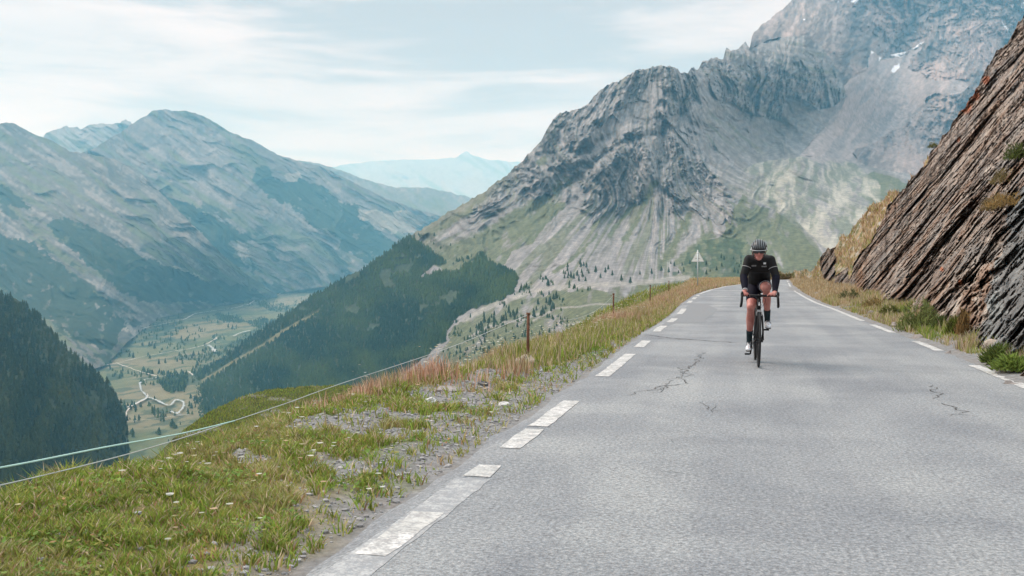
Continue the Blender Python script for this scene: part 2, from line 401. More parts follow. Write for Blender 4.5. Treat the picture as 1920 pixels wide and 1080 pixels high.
crack([(1255, 826), (1262, 829)], .010, .01); crack([(1170, 930), (1195, 933)], .008, .01); crack([(1135, 990), (1180, 996)], .004, .02)
crack([(1500, 812), (1505, 814)], .010, .01); crack([(1545, 745), (1590, 748)], .004, .03); crack([(1690, 575), (1700, 585)], .01, .02)
m, b = new_mat('patch_asphalt'); co = objco()
setc(b, mixc(mapr(noise_(co, 30, 5, .7), .3, .7), (.15, .155, .16), (.25, .255, .26)), .85); bump(b, noise_(co, 60, 4), .6, .004)
pp = [(1268, 606), (1300, 606), (1325, 604), (1322, 598), (1335, 592), (1345, 580), (1328, 572), (1300, 569), (1288, 574), (1275, 588), (1258, 598), (1240, 610), (1250, 612)]
bm = bmesh.new(); bm.faces.new([bm.verts.new((*G(a, b_)[:2], .003)) for a, b_ in pp][::-1])
bmesh.ops.triangulate(bm, faces=bm.faces); me = bpy.data.meshes.new('asphalt_patch'); bm.to_mesh(me); bm.free(); link('asphalt_patch', me, m, road)

# ================================================================== right rock face
TANF = 1.28
def rock_depth(px, py):
    r = ray(px, py); rx, ry, rz = r[..., 0], r[..., 1], r[..., 2]
    den = rx-.038*ry-rz/TANF
    t = (3.02+(CAMH-.1)/TANF)/np.maximum(den, .03)
    lim = 62+25*sm(1660, 1500, px)+30*sm(1540, 1480, px)
    k = 6.; v = 1/((1/t)**k+(1/lim)**k)**(1/k)       # soft minimum
    return v
rk_top = interp([(1440, 519), (1476, 513), (1500, 505), (1530, 490), (1560, 470), (1600, 430), (1640, 390), (1690, 345), (1730, 310), (1760, 270), (1800, 212), (1830, 165), (1870, 105), (1920, 38), (2050, -130), (2700, -900)])
rk_bot = interp([(1440, 527), (1476, 531), (1500, 545), (1530, 560), (1560, 570), (1640, 600), (1700, 622), (1780, 660), (1850, 695), (1920, 735), (2050, 790), (2700, 1200)])
def rock_masks(px, py):
    wx = 10*fbm(px*.02, py*.02, .7, 4)
    grass_slope = (px+wx < np.interp(py, [300, 345, 400, 450, 500, 550, 600], [1738, 1700, 1662, 1632, 1603, 1572, 1480]))
    outcrop = inpoly(px+wx, py+wx*.6, [(1540, 470), (1565, 462), (1570, 490), (1552, 535), (1535, 530)]) | inpoly(px+wx*.4, py, [(1560, 520), (1590, 500), (1590, 540), (1562, 545)])
    return np.where(grass_slope & ~outcrop, 1., 0.)
def strat(Pt):
    x, y, z = Pt[..., 0], Pt[..., 1], Pt[..., 2]
    s = z/.79
    wob = 1.2*fbm(y*.12, s*.15, 4.4, 3)
    t = y-(.15+.35*sm(40, 12, y))*s+wob*1.3+.5*fbm(y*.4, s*.3, 8.1, 3)+1.6*fbm(y*.10, s*.16, 18.1, 2)          # cleavage coordinate
    return x, y, z, s, t
def worley(u, v, seed=0.):
    ui, vi = np.floor(u), np.floor(v); f1 = np.full(u.shape, 9.); f2 = f1.copy(); hid = np.zeros(u.shape); du_ = np.zeros(u.shape); dv_ = np.zeros(u.shape)
    def hs(a, b_, k): q = np.sin(a*127.1+b_*311.7+k*74.7+seed*19.3)*43758.5453; return q-np.floor(q)
    for a in (-1, 0, 1):
        for b_ in (-1, 0, 1):
            cu, cv_ = ui+a, vi+b_; qu = cu+hs(cu, cv_, 1.); qv = cv_+hs(cu, cv_, 2.); d = np.hypot(u-qu, v-qv); m_ = d < f1
            f2 = np.where(m_, f1, np.minimum(f2, d)); hid = np.where(m_, hs(cu, cv_, 3.), hid); du_ = np.where(m_, u-qu, du_); dv_ = np.where(m_, v-qv, dv_); f1 = np.where(m_, d, f1)
    return hid, f2-f1, du_, dv_
def rock_disp(px, py, D):
    Pt = P(px, py, D); x, y, z, s, t = strat(Pt)
    g = rock_masks(px, py)
    w1 = .5*fbm(t*.6, s*.5, 2.2, 4); w2 = .4*fbm(t*1.7, s*1.5, 7.2, 4)
    c1, e1, u1, v1_ = worley(t*.5+w1, s*.27+w2*.5, 1.); c2, e2, u2, v2_ = worley(t*1.4+w1*1.4, s*.62+w2, 2.); c3, e3, u3, v3_ = worley(t*3.6+w1*2+w2, s*1.6+w2, 3.); c4, e4, u4, v4_ = worley(t*8+w2*3, s*4+w1, 4.)
    h = .26*(c1-.5)+.14*u1*(.4+c1)+.06*v1_+.13*(c2-.5)+.085*u2+.06*v2_+.065*(c3-.5)+.05*u3+.04*v3_+.03*(c4-.5)+.02*u4
    h -= .07*sm(.12, 0, e1)+.05*sm(.12, 0, e2)+.03*sm(.12, 0, e3)
    c5, e5, u5, v5_ = worley(y*.42+w1, s*.5+w2*1.2+.3*y*.4, 5.); c6, e6, u6, v6_ = worley(y*1.3+w1*2, s*1.25+w2*2+y*.5, 6.)
    h += .30*(c5-.5)+.18*v5_+.13*(c6-.5)+.12*v6_-.10*sm(.1, 0, e5)
    h += .7*fbm(t*.22, s*.14, 1.5, 4)+.09*fbm(x*4, y*3, z*4, 5)
    turf = .25*fbm(y*.3, s*.4, .5, 4)+.06*fbm(y*2, s*2, 3.5, 4)
    h = np.where(g > .5, turf+.25, h)
    return -h*np.clip(1.4+D*.025, 1.2, 3.2)*(.35+.65*sm(0, 12, rk_bot(px)-py))
def rock_col(px, py, Pt):
    x, y, z, s, t = strat(Pt)
    g = rock_masks(px, py)
    n = fbm(t*.7, s*.28, 3.3, 5); n2 = fbm(t*4, s*1.5, 6.3, 4); n3 = fbm(x*.8, y*.5, z*.8, 4)
    c = np.zeros(px.shape+(3,))+np.array([.25, .20, .17])
    c = mixv(c, [.36, .30, .255], sm(.0, .55, n))
    c = mixv(c, [.15, .118, .10], sm(.0, .55, -n))
    c = mixv(c, [.21, .205, .20], sm(0, .5, n3)*.7); c = mixv(c, [.27, .16, .10], sm(.15, .5, fbm(t*.5, s*.35, 12.3, 4))*.6)
    cc1 = worley(t*1.6+.7*fbm(t*.6, s*.5, 2.2, 4), s*.5+.4*fbm(t*1.7, s*1.5, 7.2, 4), 2.)[0]; c = c*(.80+.40*cc1[..., None])
    c = mixv(c, [.46, .41, .36], sm(.35, .6, n2)*.8)
    c = mixv(c, [.10, .08, .07], sm(.25, .6, -n2)*.6)
    wx = 12*fbm(px*.02, py*.02, .7, 4)
    blue = inpoly(px+wx, py+wx, [(1920, 350), (1900, 400), (1885, 440), (1870, 500), (1850, 560), (1840, 640), (1870, 670), (2000, 720), (2000, 300)])
    c = mixv(c, np.array([.16, .18, .19]), blue*.75)
    pale = inpoly(px+wx*1.5, py+wx, [(1858, 500), (1880, 490), (1885, 560), (1865, 620), (1875, 655), (1845, 660), (1840, 600), (1852, 560)])
    c = mixv(c, np.array([.33, .36, .36]), pale*.7*sm(-.4, .3, n2))
    for (a, b_, r1) in ((1829, 178, 9), (1812, 200, 11), (1800, 262, 4), (1799, 530, 5), (1765, 505, 4), (1850, 150, 7)):
        c = mixv(c, np.array([.42, .13, .05]), sm(1.2, .6, np.hypot(px+wx*.4-a, (py-b_)*.8)/r1)*.8)
    dk = np.hypot((px-1612)/12., (py+px*.9-(555+1612*.9))/70.)
    c = mixv(c, np.array([.24, .11, .04]), sm(1.3, .3, dk)*.6)
    tc_ = np.zeros(px.shape+(3,))+np.array([.30, .22, .12])
    tc_ = mixv(tc_, [.12, .12, .045], sm(-.1, .4, fbm(y*.5, s*.7, 9.3, 4)))
    tc_ = mixv(tc_, [.34, .31, .27], sm(.25, .45, fbm(y*1.3, s*1.6, 2.3, 4)))
    c = np.where((g > .5)[..., None], tc_, c)
    c = np.where((g > .5)[..., None], c, c*np.array([.86, .83, .79]))
    return np.clip(c*(1+.15*n2[..., None]), .012, 1)
m, b = new_mat('slate_rock'); M_ROCK = m
co = objco(); a = attr()
mp = N('ShaderNodeMapping'); mp.inputs['Rotation'].default_value = (R(-25), 0, 0); mp.inputs['Scale'].default_value = (2.5, 5, 1.6); L(co, mp.inputs['Vector'])
fs = noise_(mp.outputs[0], 1.1, 7, .65, .4); ff = noise_(co, 9, 6, .7)
cc = N('ShaderNodeVectorMath', operation='SCALE'); L(a, cc.inputs[0])
L(math_('MULTIPLY', mapr(fs, .3, .7, .78, 1.22, False), mapr(ff, .3, .7, .75, 1.25, False)), cc.inputs['Scale'])
setc(b, cc.outputs[0], .8, 0, .25); bump(b, math_('ADD', fs, math_('MULTIPLY', ff, .6)), .7, .08)
rockface = Sheet('rock_slope', 1440, 2500, 860, rk_top, rk_bot, 430, rock_depth, rock_disp, rock_col, M_ROCK, jag=15, jagf=.02, back=.7)
tag(rockface.o, kind='structure'); rockface.o.name = 'hillside'

# ================================================================== distant terrain
# --- main mountain
A_ctrl = [(370,705,3700),(370,790,2750),(500,610,3600),(690,495,3350),(760,450,3300),(850,390,3300),(950,335,3350),(1040,225,3450),(1190,133,3550),(1260,128,3550),(1340,105,3800),(1405,90,4150),(1500,72,4500),(1575,170,4550),(1700,330,3700),(1920,360,3700),(1500,305,3450),(1450,265,4100),(1560,215,4500),(1500,285,3800),(640,720,2400),(850,650,1900),(1000,600,1700),(1100,560,1500),(1250,520,1850),(1400,510,1800),(1600,480,1900),(1000,480,2450),(1150,430,2700),(1250,440,2500),(1230,330,2850),(1130,300,3050),(1400,380,2700),(1530,400,2750),(1400,450,2250),(760,600,2750),(600,640,3000),(1000,650,1300),(1200,610,1000),(1400,570,1000),(850,730,1600),(640,810,1900),(1700,500,2000),(1350,280,3350),(1240,220,3250),
 (1430,40,5400),(1480,5,5900),(1650,-60,6400),(1850,-60,6500),(1990,-40,6500),(1640,280,4700),(1700,100,6000),(1600,60,5700),(1700,240,5200),(1780,170,5000),(1760,320,4300),(1900,250,4900),(1900,100,6000),(1990,420,4000)]
A_top = interp([(360,712),(370,703),(440,655),(500,612),(600,548),(690,497),(730,470),(760,448),(800,424),(850,392),(900,365),(940,335),(980,300),(1010,270),(1035,228),(1050,212),(1090,204),(1130,167),(1160,150),(1190,133),(1215,127),(1258,124),(1275,133),(1290,135),(1300,126),(1310,130),(1318,116),(1345,106),(1356,108),(1362,90),(1370,97),(1385,90),(1398,80),(1406,88),(1410,66),(1430,45),(1450,32),(1478,6),(1500,-12),(1560,-35),(1650,-60),(1750,-70),(1850,-60),(1990,-40)])
A_bot = interp([(360,716),(366,745),(374,785),(388,805),(700,820),(1000,690),(1100,640),(1250,580),(1500,560),(1960,540)])
WALL = [(1282,120),(1345,85),(1400,60),(1415,84),(1440,76),(1470,68),(1505,64),(1535,82),(1562,115),(1580,155),(1588,180),(1562,200),(1537,206),(1515,190),(1476,178),(1468,205),(1459,225),(1430,218),(1389,204),(1372,190),(1350,195),(1335,170),(1323,140)]
REGB = [(1405,92),(1440,76),(1470,69),(1505,66),(1535,82),(1562,115),(1580,155),(1590,185),(1562,220),(1500,292),(1530,293),(1600,300),(1640,316),(1760,335),(1990,350),(1990,-150),(1400,-150)]
ROCKP = [[(880,385),(960,310),(1040,195),(1090,180),(1190,105),(1260,100),(1290,120),(1312,150),(1295,205),(1262,222),(1250,165),(1225,150),(1200,185),(1165,198),(1135,220),(1110,255),(1075,285),(1110,292),(1150,262),(1178,250),(1145,300),(1060,348),(1000,362),(950,378)],
 [(1228,205),(1250,218),(1300,250),(1330,300),(1348,335),(1374,382),(1376,405),(1335,405),(1300,400),(1270,385),(1250,350),(1225,335),(1210,345),(1195,382),(1165,402),(1110,392),(1060,382),(1035,368),(1080,340),(1130,300),(1165,265),(1190,235)], WALL]
A_SCREE = [[(1130,228),(1190,190),(1250,196),(1215,212),(1170,240),(1135,236)], [(1255,215),(1300,205),(1290,235),(1268,235)],[(1330,140),(1352,130),(1372,180),(1366,240),(1345,200)]]
A_LINES = [([(1245,250),(1175,262),(1120,300),(1060,350),(1000,400),(940,440),(915,480)],4),([(1150,250),(1095,285),(1065,285)],4),([(1200,300),(1196,320),(1212,345),(1205,370),(1185,410)],4),([(1255,300),(1230,330),(1226,365)],4),([(1250,230),(1270,255),(1300,290)],6),([(1300,230),(1420,290),(1470,300)],9),([(1290,380),(1280,400)],5),([(1130,330),(1090,375)],6)]
A_GRN = [([(1228,345),(1205,385),(1185,430),(1170,450)],7),([(1190,385),(1160,415),(1145,440)],5),([(1290,400),(1275,440),(1255,475),(1240,500)],10),([(1060,340),(1000,385),(940,425),(880,455),(830,480)],14),([(1140,395),(1110,425)],4),([(1330,440),(1300,470),(1270,490)],10),([(1120,440),(1080,480),(1040,510)],4),([(1020,300),(950,350),(870,400),(800,440)],8)]
A_GPOLY = [[(835,650),(850,612),(905,585),(960,562),(1010,560),(1010,640),(900,700),(820,700)],[(850,480),(930,425),(1040,375),(1062,385),(1010,440),(950,485),(930,510),(880,515)],[(1370,400),(1390,365),(1420,385),(1460,400),(1500,430),(1530,470),(1600,545),(1300,560),(1270,500),(1310,460),(1355,440)],[(980,575),(1050,545),(1150,540),(1250,522),(1300,515),(1400,520),(1500,600),(900,760),(830,700),(860,640),(900,620)],[(1610,330),(1640,325),(1720,345),(1720,370),(1660,385),(1620,375)],[(790,470),(860,480),(890,500),(960,520),(900,540),(820,500)]]
A_MOR = [(1395,318),(1440,303),(1530,293),(1600,300),(1625,330),(1650,350),(1660,400),(1600,450),(1560,480),(1500,420),(1450,390),(1400,370)]
FOREST_A = [(340,735),(372,695),(500,603),(690,490),(765,440),(800,462),(835,492),(780,520),(860,505),(905,478),(970,522),(962,545),(905,575),(850,600),(835,640),(760,700),(640,790),(480,830),(340,840)]
def A_warp(px, py): return 7*fbm(px*.03, py*.03, .3, 4), 7*fbm(px*.03, py*.03, 5.3, 4)
def polar(px, py):
    k_ = sm(230, 390, py)*sm(1275, 1215, px); ax, ay = 1235.-120*sm(1225, 1340, px)*sm(420, 300, py)+60*k_, 20.+150*k_
    return np.arctan2(px-ax, py-ay), np.hypot(px-ax, py-ay)
def A_rockmask(px, py):
    wx, wy = A_warp(px, py); ph0, rr0 = polar(px, py); x, y = px+wx, py+wy-34*fbm(ph0*13, rr0*.004, 15.2, 4)*sm(240, 330, py)
    m = np.zeros(px.shape, bool)
    for p in ROCKP: m |= inpoly(x, y, p)
    r = m.astype(float)
    for p in A_SCREE: r = np.where(inpoly(x, y, p), .15, r)
    for pts, w_ in A_LINES: r = np.minimum(r, sm(w_*.5, w_*1.3, dpath(px+wx*.5, py+wy*.5, pts)))
    ph, rr = polar(px, py)
    r = r*np.where(m, 1-.9*sm(-.02, .35, fbm(ph*18, rr*.010, 2.2, 5)-.15*sm(200, 120, rr)), .55*sm(.25, .5, fbm(ph*24, rr*.016, 8.2, 5))*sm(510, 450, py)*sm(170, 230, py)*(px < 1500))
    return r
def A_dispA(px, py, D):
    ph, rr = polar(px, py); rk = A_rockmask(px, py)
    wx = fbm(px*.01, py*.01, 2.1, 3)
    rd = ridged(ph*9+wx*.3, rr*.0055, .5, 5, .5); rd2 = ridged(ph*26+wx*.5, rr*.028, 1.5, 5, .62)
    fans = fbm(ph*26, rr*.003, 4.5, 4)
    h = rk*(50*(rd-.38)+18*(rd2-.4)+28*ridged(px*.13+wx, py*.10, 6.6, 5, .72))+(1-rk)*(30*(rd-.4)*sm(520, 430, py)+9*(rd-.4)+7*fans)
    big = 90*(ridged(ph*3.2+wx*.8, rr*.0035, 8.5, 3)-.5)*sm(60, 200, rr)
    ex = fbm(px*.03, py*.03, 19.1, 4)*9
    for pts, w_, a_ in (([(1250,120),(1245,215),(1272,250),(1305,290),(1345,330),(1378,405)], 26, 130), ([(1190,125),(1160,190),(1100,250),(1050,310),(960,365),(880,400)], 22, 85), ([(1178,245),(1150,300),(1110,350),(1095,392)], 18, 75), ([(1205,250),(1215,300),(1238,345),(1262,385)], 16, 55), ([(1290,130),(1300,200),(1360,290),(1420,330)], 22, 60), ([(1040,225),(1000,300),(930,350)], 18, 60)):
        h = h+a_*np.exp(-((dpath(px+ex, py+ex, pts)+3*np.abs(ex)*.3)/w_)**1.3)
    for pts, w_ in A_LINES: h = h-26*np.exp(-(dpath(px+ex*.5, py+ex*.5, pts)/9.)**2)
    low = sm(520, 600, py-.0*px); nf = 1-inpoly(px, py, [(1588,170),(1540,235),(1500,296),(1680,330),(1680,150)])*1.; h = h*nf; big = big*(1-sm(1480, 1560, px))
    return -(h+big)*(1-.8*low)*(D/3000.)
def A_colA(px, py, Pt):
    wx, wy = A_warp(px, py); x, y = px+wx, py+wy; ph, rr = polar(px, py); rk = A_rockmask(px, py)
    fine = fbm(px*.12, py*.1, 1.1, 4); rad = fbm(ph*55+wx*.04, rr*.008, 3.3, 5); med = fbm(px*.03, py*.025, 8.3, 4)
    c = np.zeros(px.shape+(3,))+np.array([.232, .218, .21])
    c = mixv(c, [.30, .28, .268], sm(0, .6, rad)*.8); c = mixv(c, [.165, .155, .13], sm(0, .6, -rad)*.6)
    gr = np.zeros(px.shape)
    for pts, w_ in A_GRN: gr = np.maximum(gr, sm(w_*1.25, w_*.4, dpath(px+wx*.6, py+wy*.6, pts)+w_*.5*fine))
    for p in A_GPOLY: gr = np.maximum(gr, np.where(inpoly(x, y, p), 1, 0)*sm(-.75, -.2, med+.5*rad))
    gr = np.maximum(gr, sm(.1, .4, fbm(ph*30, rr*.006, 6.3, 5))*.75*sm(300, 400, py))
    gr = np.maximum(gr, .75*sm(1320, 1330, px)*sm(1480, 1430, px)*sm(170, 210, py)*sm(300, 270, py)*sm(.1, .5, rad))
    c = mixv(c, [.10, .115, .048], gr*.85)
    mo = inpoly(x, y, A_MOR).astype(float)
    c = mixv(c, [.36, .34, .28], mo*sm(-.6, .5, med+.3*fine)); mph = np.arctan2(px-1510, py-180); mr = np.hypot(px-1510, py-180); ms = fbm(mph*11+.6*med, mr*.022, 3.9, 5)*.8+.3*fine
    c = mixv(c, [.15, .165, .115], mo*sm(-.05, .35, ms)*.8); c = mixv(c, [.42, .40, .34], mo*sm(.1, .45, -ms)*.7)
    rc = mixv(np.zeros(px.shape+(3,))+np.array([.215, .205, .198]), [.29, .272, .26], sm(-.2, .5, rad+.4*fine)); rc = mixv(rc, [.12, .112, .108], sm(.0, .5, -med-.7*fine)*.8); rc = mixv(rc, [.15, .155, .09], sm(.2, .6, -rad)*.6)
    c = mixv(c, rc, rk)
    fan = inpoly(x, y, [(1588,185),(1560,222),(1500,296),(1640,310),(1640,150)])*1.; c = mixv(c, [.31, .275, .262], fan)
    sc = inpoly(x+wx, y, [(1262,525),(1285,478),(1325,448),(1392,452),(1398,525)])*sm(-.45, .1, fbm(px*.06, py*.06, 14.3, 4)); c = mixv(c, [.05, .075, .035], sc*.85)
    # left flank: dry turf above the wood
    fl = sm(40, 0, py-A_top(px))*sm(1020, 900, px); c = mixv(c, [.15, .145, .09], fl*.8)
    # stream beds / tracks in the meadow
    for pts, w_ in (([(1000,600),(1040,578),(1100,572),(1180,568)],2),([(870,600),(930,570),(1000,545),(1080,535),(1180,533),(1290,520)],5),([(1060,610),(1120,600),(1200,596)],2),([(880,632),(920,612),(970,600),(1010,588)],3)):
        c = mixv(c, [.30, .28, .25], sm(w_*1.3, w_*.5, dpath(px+wx*.3, py+wy*.3, pts))*.8)
    fo = inpoly(x, y, FOREST_A).astype(float)
    c = mixv(c, [.042, .062, .030], fo*.95)
    band = sm(5, 2.5, dpath(px+wx*.4, py+wy*.4, [(360,728),(420,690),(480,655),(560,605),(600,584)])); c = mixv(c, [.17, .155, .08], band*.85*sm(640, 560, px))
    return np.clip(c*(1+.22*fine[..., None]), .01, 1)
# --- far high peak on the right
B_top = interp([(1360,110),(1408,92),(1412,66),(1430,45),(1450,32),(1478,6),(1500,-12),(1560,-35),(1650,-60),(1750,-70),(1850,-60),(1990,-40)])
B_bot = interp([(1360,330),(1560,330),(1990,420)])
B_ctrl = [(1410,80,6300),(1480,5,6400),(1650,-60,6500),(1850,-60,6500),(1990,-40,6500),(1400,300,5600),(1560,330,4400),(1640,280,4800),(1700,100,6000),(1560,90,6000),(1700,250,5300),(1780,170,5200),(1650,260,4900),(1760,350,4400),(1900,300,4700),(1990,420,4200),(1660,100,6100),(1900,100,6000),(1720,330,4600)]
B_SCR = [(1628,95),(1660,110),(1700,104),(1735,85),(1700,125),(1760,150),(1830,145),(1800,175),(1745,180),(1700,230),(1640,262),(1600,285),(1620,330),(1700,345),(1400,345),(1420,270),(1450,240),(1500,215),(1560,205),(1590,150),(1625,130)]
SNOW = [[(1671,102),(1700,98),(1690,109),(1678,106)],[(1674,127),(1678,122),(1685,121),(1687,126),(1681,133),(1675,137),(1671,134)],[(1647,106),(1653,107),(1650,115)],[(1631,95),(1636,98),(1634,103)],[(1594,3),(1610,-2),(1604,8)],[(1568,2),(1573,3),(1571,6)],[(1505,36),(1510,37),(1508,40)],[(1890,6),(1902,10),(1898,14)],[(1915,4),(1925,2),(1925,20),(1914,14)],[(1875,36),(1880,40),(1893,56),(1888,56)],[(1703,97),(1712,90),(1735,76),(1722,90)],[(1480,330),(1485,325),(1488,332)]]
def B_rk(px, py):
    wx, wy = A_warp(px*1.3, py*1.3); return 1.-inpoly(px+wx, py+wy, B_SCR)*1.
def B_disp(px, py, D):
    wx = fbm(px*.012, py*.012, 6.1, 3); rk = B_rk(px, py)
    u = px*.8+py*.5
    return -(rk*(110*(ridged(u*.022+wx, py*.010, .5, 6, .6)-.4)+45*fbm(px*.07, py*.05, 1.5, 6, .62))+(1-rk)*25*fbm(u*.03, py*.004, 1.1, 4)+220*sm(.9, 0, np.hypot((px-1745)/85, (py-245)/75))*rk)*D/5500
def B_col(px, py, Pt):
    wx, wy = A_warp(px*1.3, py*1.3); rk = B_rk(px, py); f = fbm(px*.1, py*.1, 4.1, 4); u = px*.8+py*.5
    st = fbm(u*.05, py*.015, 7.7, 4)
    c = np.zeros(px.shape+(3,))+np.array([.37, .32, .30]); c = mixv(c, [.28, .25, .24], sm(0, .5, st))
    rc = mixv(np.zeros(px.shape+(3,))+np.array([.235, .20, .185]), [.34, .285, .26], sm(.1, .6, st+.4*f)); rc = mixv(rc, [.12, .115, .115], sm(.1, .6, -st-.3*f))
    rc = mixv(rc, [.36, .29, .265], sm(.1, .5, fbm(px*.015, py*.012, 9.7, 5))*.8)
    c = mixv(c, rc, rk); c = c*(1+.2*f[..., None])
    for p in SNOW: c = mixv(c, np.array([.85, .87, .9]), inpoly(px+wx*.25+1.6*fbm(px*.25, py*.25, 2.2, 3), py+wy*.25+1.6*fbm(px*.25, py*.25, 7.2, 3), p)*1.)
    return np.clip(c, .01, .9)
def regb(px, py):
    m_ = inpoly(px, py, REGB)*1.; return m_
def A_disp(px, py, D):
    # soften the step between the near wall and the high peak behind it
    m_ = regb(px, py); w_ = inpoly(px, py, WALL)*1.; v_ = px*1.+30*fbm(px*.01, py*.01, 3.9, 3)
    wall = -w_*(120*(ridged(v_*.030, py*.006, 4.5, 6, .6)-.4)+30*(ridged(px*.1, py*.07, 2.2, 4, .6)-.4))
    a = A_dispA(px, py, D)*(1-w_*.8)+wall
    return a*(1-m_)+B_disp(px, py, D)*m_
def A_col(px, py, Pt):
    m_ = inpoly(px+2*fbm(px*.1, py*.1, 3.3, 4), py+2*fbm(px*.1, py*.1, 8.3, 4), REGB)*1.; return A_colA(px, py, Pt)*(1-m_)[..., None]+B_col(px, py, Pt)*m_[..., None]
A = Sheet('main_mountain', 360, 1990, 1200, A_top, A_bot, 460, tps(A_ctrl), A_disp, A_col, M_MTN, jag=4, jagf=.05)
A.o.name = 'main_mountain'; tag(A.o, kind='structure')
# --- valley floor (a real plane far below)
VZ = -420.
WIN = (0, 0)
VFOR = [[(250,590),(300,560),(360,555),(330,640),(290,650),(230,650),(200,610)],[(395,655),(440,640),(470,625),(500,600),(450,690),(380,710),(355,700),(390,670)],[(300,720),(330,700),(350,705),(352,735),(320,740)],[(400,590),(430,590),(460,600),(440,606),(400,600)],[(480,565),(530,572),(560,590),(520,585),(485,575)],[(460,600),(520,597),(530,610),(490,620)],[(410,500),(760,500),(760,525),(560,548),(480,550)],[(200,690),(225,700),(222,715),(200,720)]]
def v_depth(px, py): return np.exp(np.interp(py, [510, 520, 550, 600, 650, 700, 800, 1100], np.log([13000, 11500, 8600, 6000, 4750, 3750, 2600, 1270])))
def v_disp(px, py, D): return 0*D
def v_col(px, py, Pt):
    X_, Y_ = Pt[..., 0], Pt[..., 1]; wx, wy = A_warp(px, py)
    q = fbm(X_*.0025, Y_*.0009, 1.1, 5); q2 = fbm(X_*.009, Y_*.0035, 6.1, 4); cell = pn(np.floor(X_*.006+q*.7)*3.3, np.floor(Y_*.0028+q*1.1)*5.1, .5)
    c = np.zeros(px.shape+(3,))+np.array([.115, .125, .06])
    c = mixv(c, [.17, .15, .085], sm(0, .4, q+.5*cell)); c = mixv(c, [.085, .11, .045], sm(0, .5, -q+.4*cell)); c = mixv(c, [.23, .21, .15], sm(600, 560, py+wy)*.4)
    fo = np.zeros(px.shape)
    for p in VFOR: fo = np.maximum(fo, inpoly(px+wx*.8, py+wy*.6, p)*1.)
    fo = fo*sm(-.35, .1, q2+.5*fbm(X_*.03, Y_*.012, 12.1, 3))
    fo = np.maximum(fo, sm(.12, .32, q2+.3*fbm(X_*.03, Y_*.012, 2.1, 3))*.8)
    edge = sm(.96, 1, np.sin(Y_*.02+q*8))*.4; c = mixv(c, [.08, .09, .04], edge)
    c = mixv(c, [.035, .055, .028], fo)
    return np.clip(c*(1+.2*q2[..., None]), .01, 1)
V = Sheet('valley_floor', -700, 1100, 600, interp([(-700,510.5),(1100,510.5)]), interp([(-700,1100),(1100,1100)]), 420, v_depth, v_disp, v_col, M_VALLEY, back=0.0, power=1.6); tag(V.o, kind='structure')
M_TRACK = simple('pale_gravel_road', (.42, .40, .36), .9, scale=.01)
M_WATER, b = new_mat('river_water'); setc(b, (.50, .54, .54), .25, 0, .6)
def ribbon(name, pts, wpx, mat, z=2., kind='structure'):
    q = []
    for i in range(len(pts)-1):
        n = 10
        for k in range(n): q.append(np.array(pts[i])+(np.array(pts[i+1])-np.array(pts[i]))*k/n)
    q.append(np.array(pts[-1], float)); q = np.array(q); s = np.arange(len(q))*.35
    k = np.ones(5)/5; qs = np.c_[np.convolve(np.pad(q[:, 0], 2, 'edge'), k, 'valid'), np.convolve(np.pad(q[:, 1], 2, 'edge'), k, 'valid')]
    qs[:, 0] += 1.6*fbm(s, 1.1, 1.7, 2); qs[:, 1] += .7*fbm(s, 6.1, 1.7, 2)
    g = V.at(qs[:, 0], qs[:, 1]); g[:, 2] += z
    d = np.gradient(g[:, :2], axis=0); nn = np.c_[-d[:, 1], d[:, 0]]; nn /= np.linalg.norm(nn, axis=1)[:, None]
    D_ = (g[:, 1]); hw = wpx*np.interp(qs[:, 1], [550, 800], [7000, 2600])/F*.5*(1+1.1*fbm(s*1.6, 8.1, .7, 4)).clip(.35, 3)
    Vv = np.concatenate([np.c_[g[:, :2]-nn*hw[:, None], g[:, 2]], np.c_[g[:, :2]+nn*hw[:, None], g[:, 2]]]); n = len(g)
    return tag(link(name, np_mesh(name, Vv, [[i, n+i, n+i+1, i+1] for i in range(n-1)]), mat), kind=kind)
ribbon('valley_road', [(247,633),(250,624),(280,615),(342,603),(366,590),(407,584),(440,580),(473,570),(480,560),(500,557),(526,553),(530,546)], 3.2, M_TRACK, 9)
ribbon('valley_road', [(140,650),(190,690),(218,684),(277,670),(330,661),(366,655),(390,647),(407,635)], 2.2, M_TRACK, 8)
ribbon('valley_road', [(218,684),(262,700),(298,710),(330,705),(354,699),(362,708)], 2.2, M_TRACK, 8)
ribbon('valley_road', [(232,800),(240,770),(277,750),(277,742)], 2.2, M_TRACK, 8)
ribbon('valley_road', [(235,795),(290,790),(360,780)], 1.6, M_TRACK, 7)
ribbon('river', [(226,772),(250,762),(277,748),(264,733),(262,722),(271,714),(298,710)], 3.0, M_WATER, 6)
ribbon('river', [(277,748),(292,753),(305,760),(318,765),(330,752),(345,757),(343,770),(330,780),(318,774),(338,782)], 3.6, M_WATER, 7)
ribbon('river', [(390,650),(398,655),(404,664)], 5, M_WATER, 10)
ribbon('river', [(436,634),(448,628),(470,622)], 4, M_WATER, 10)
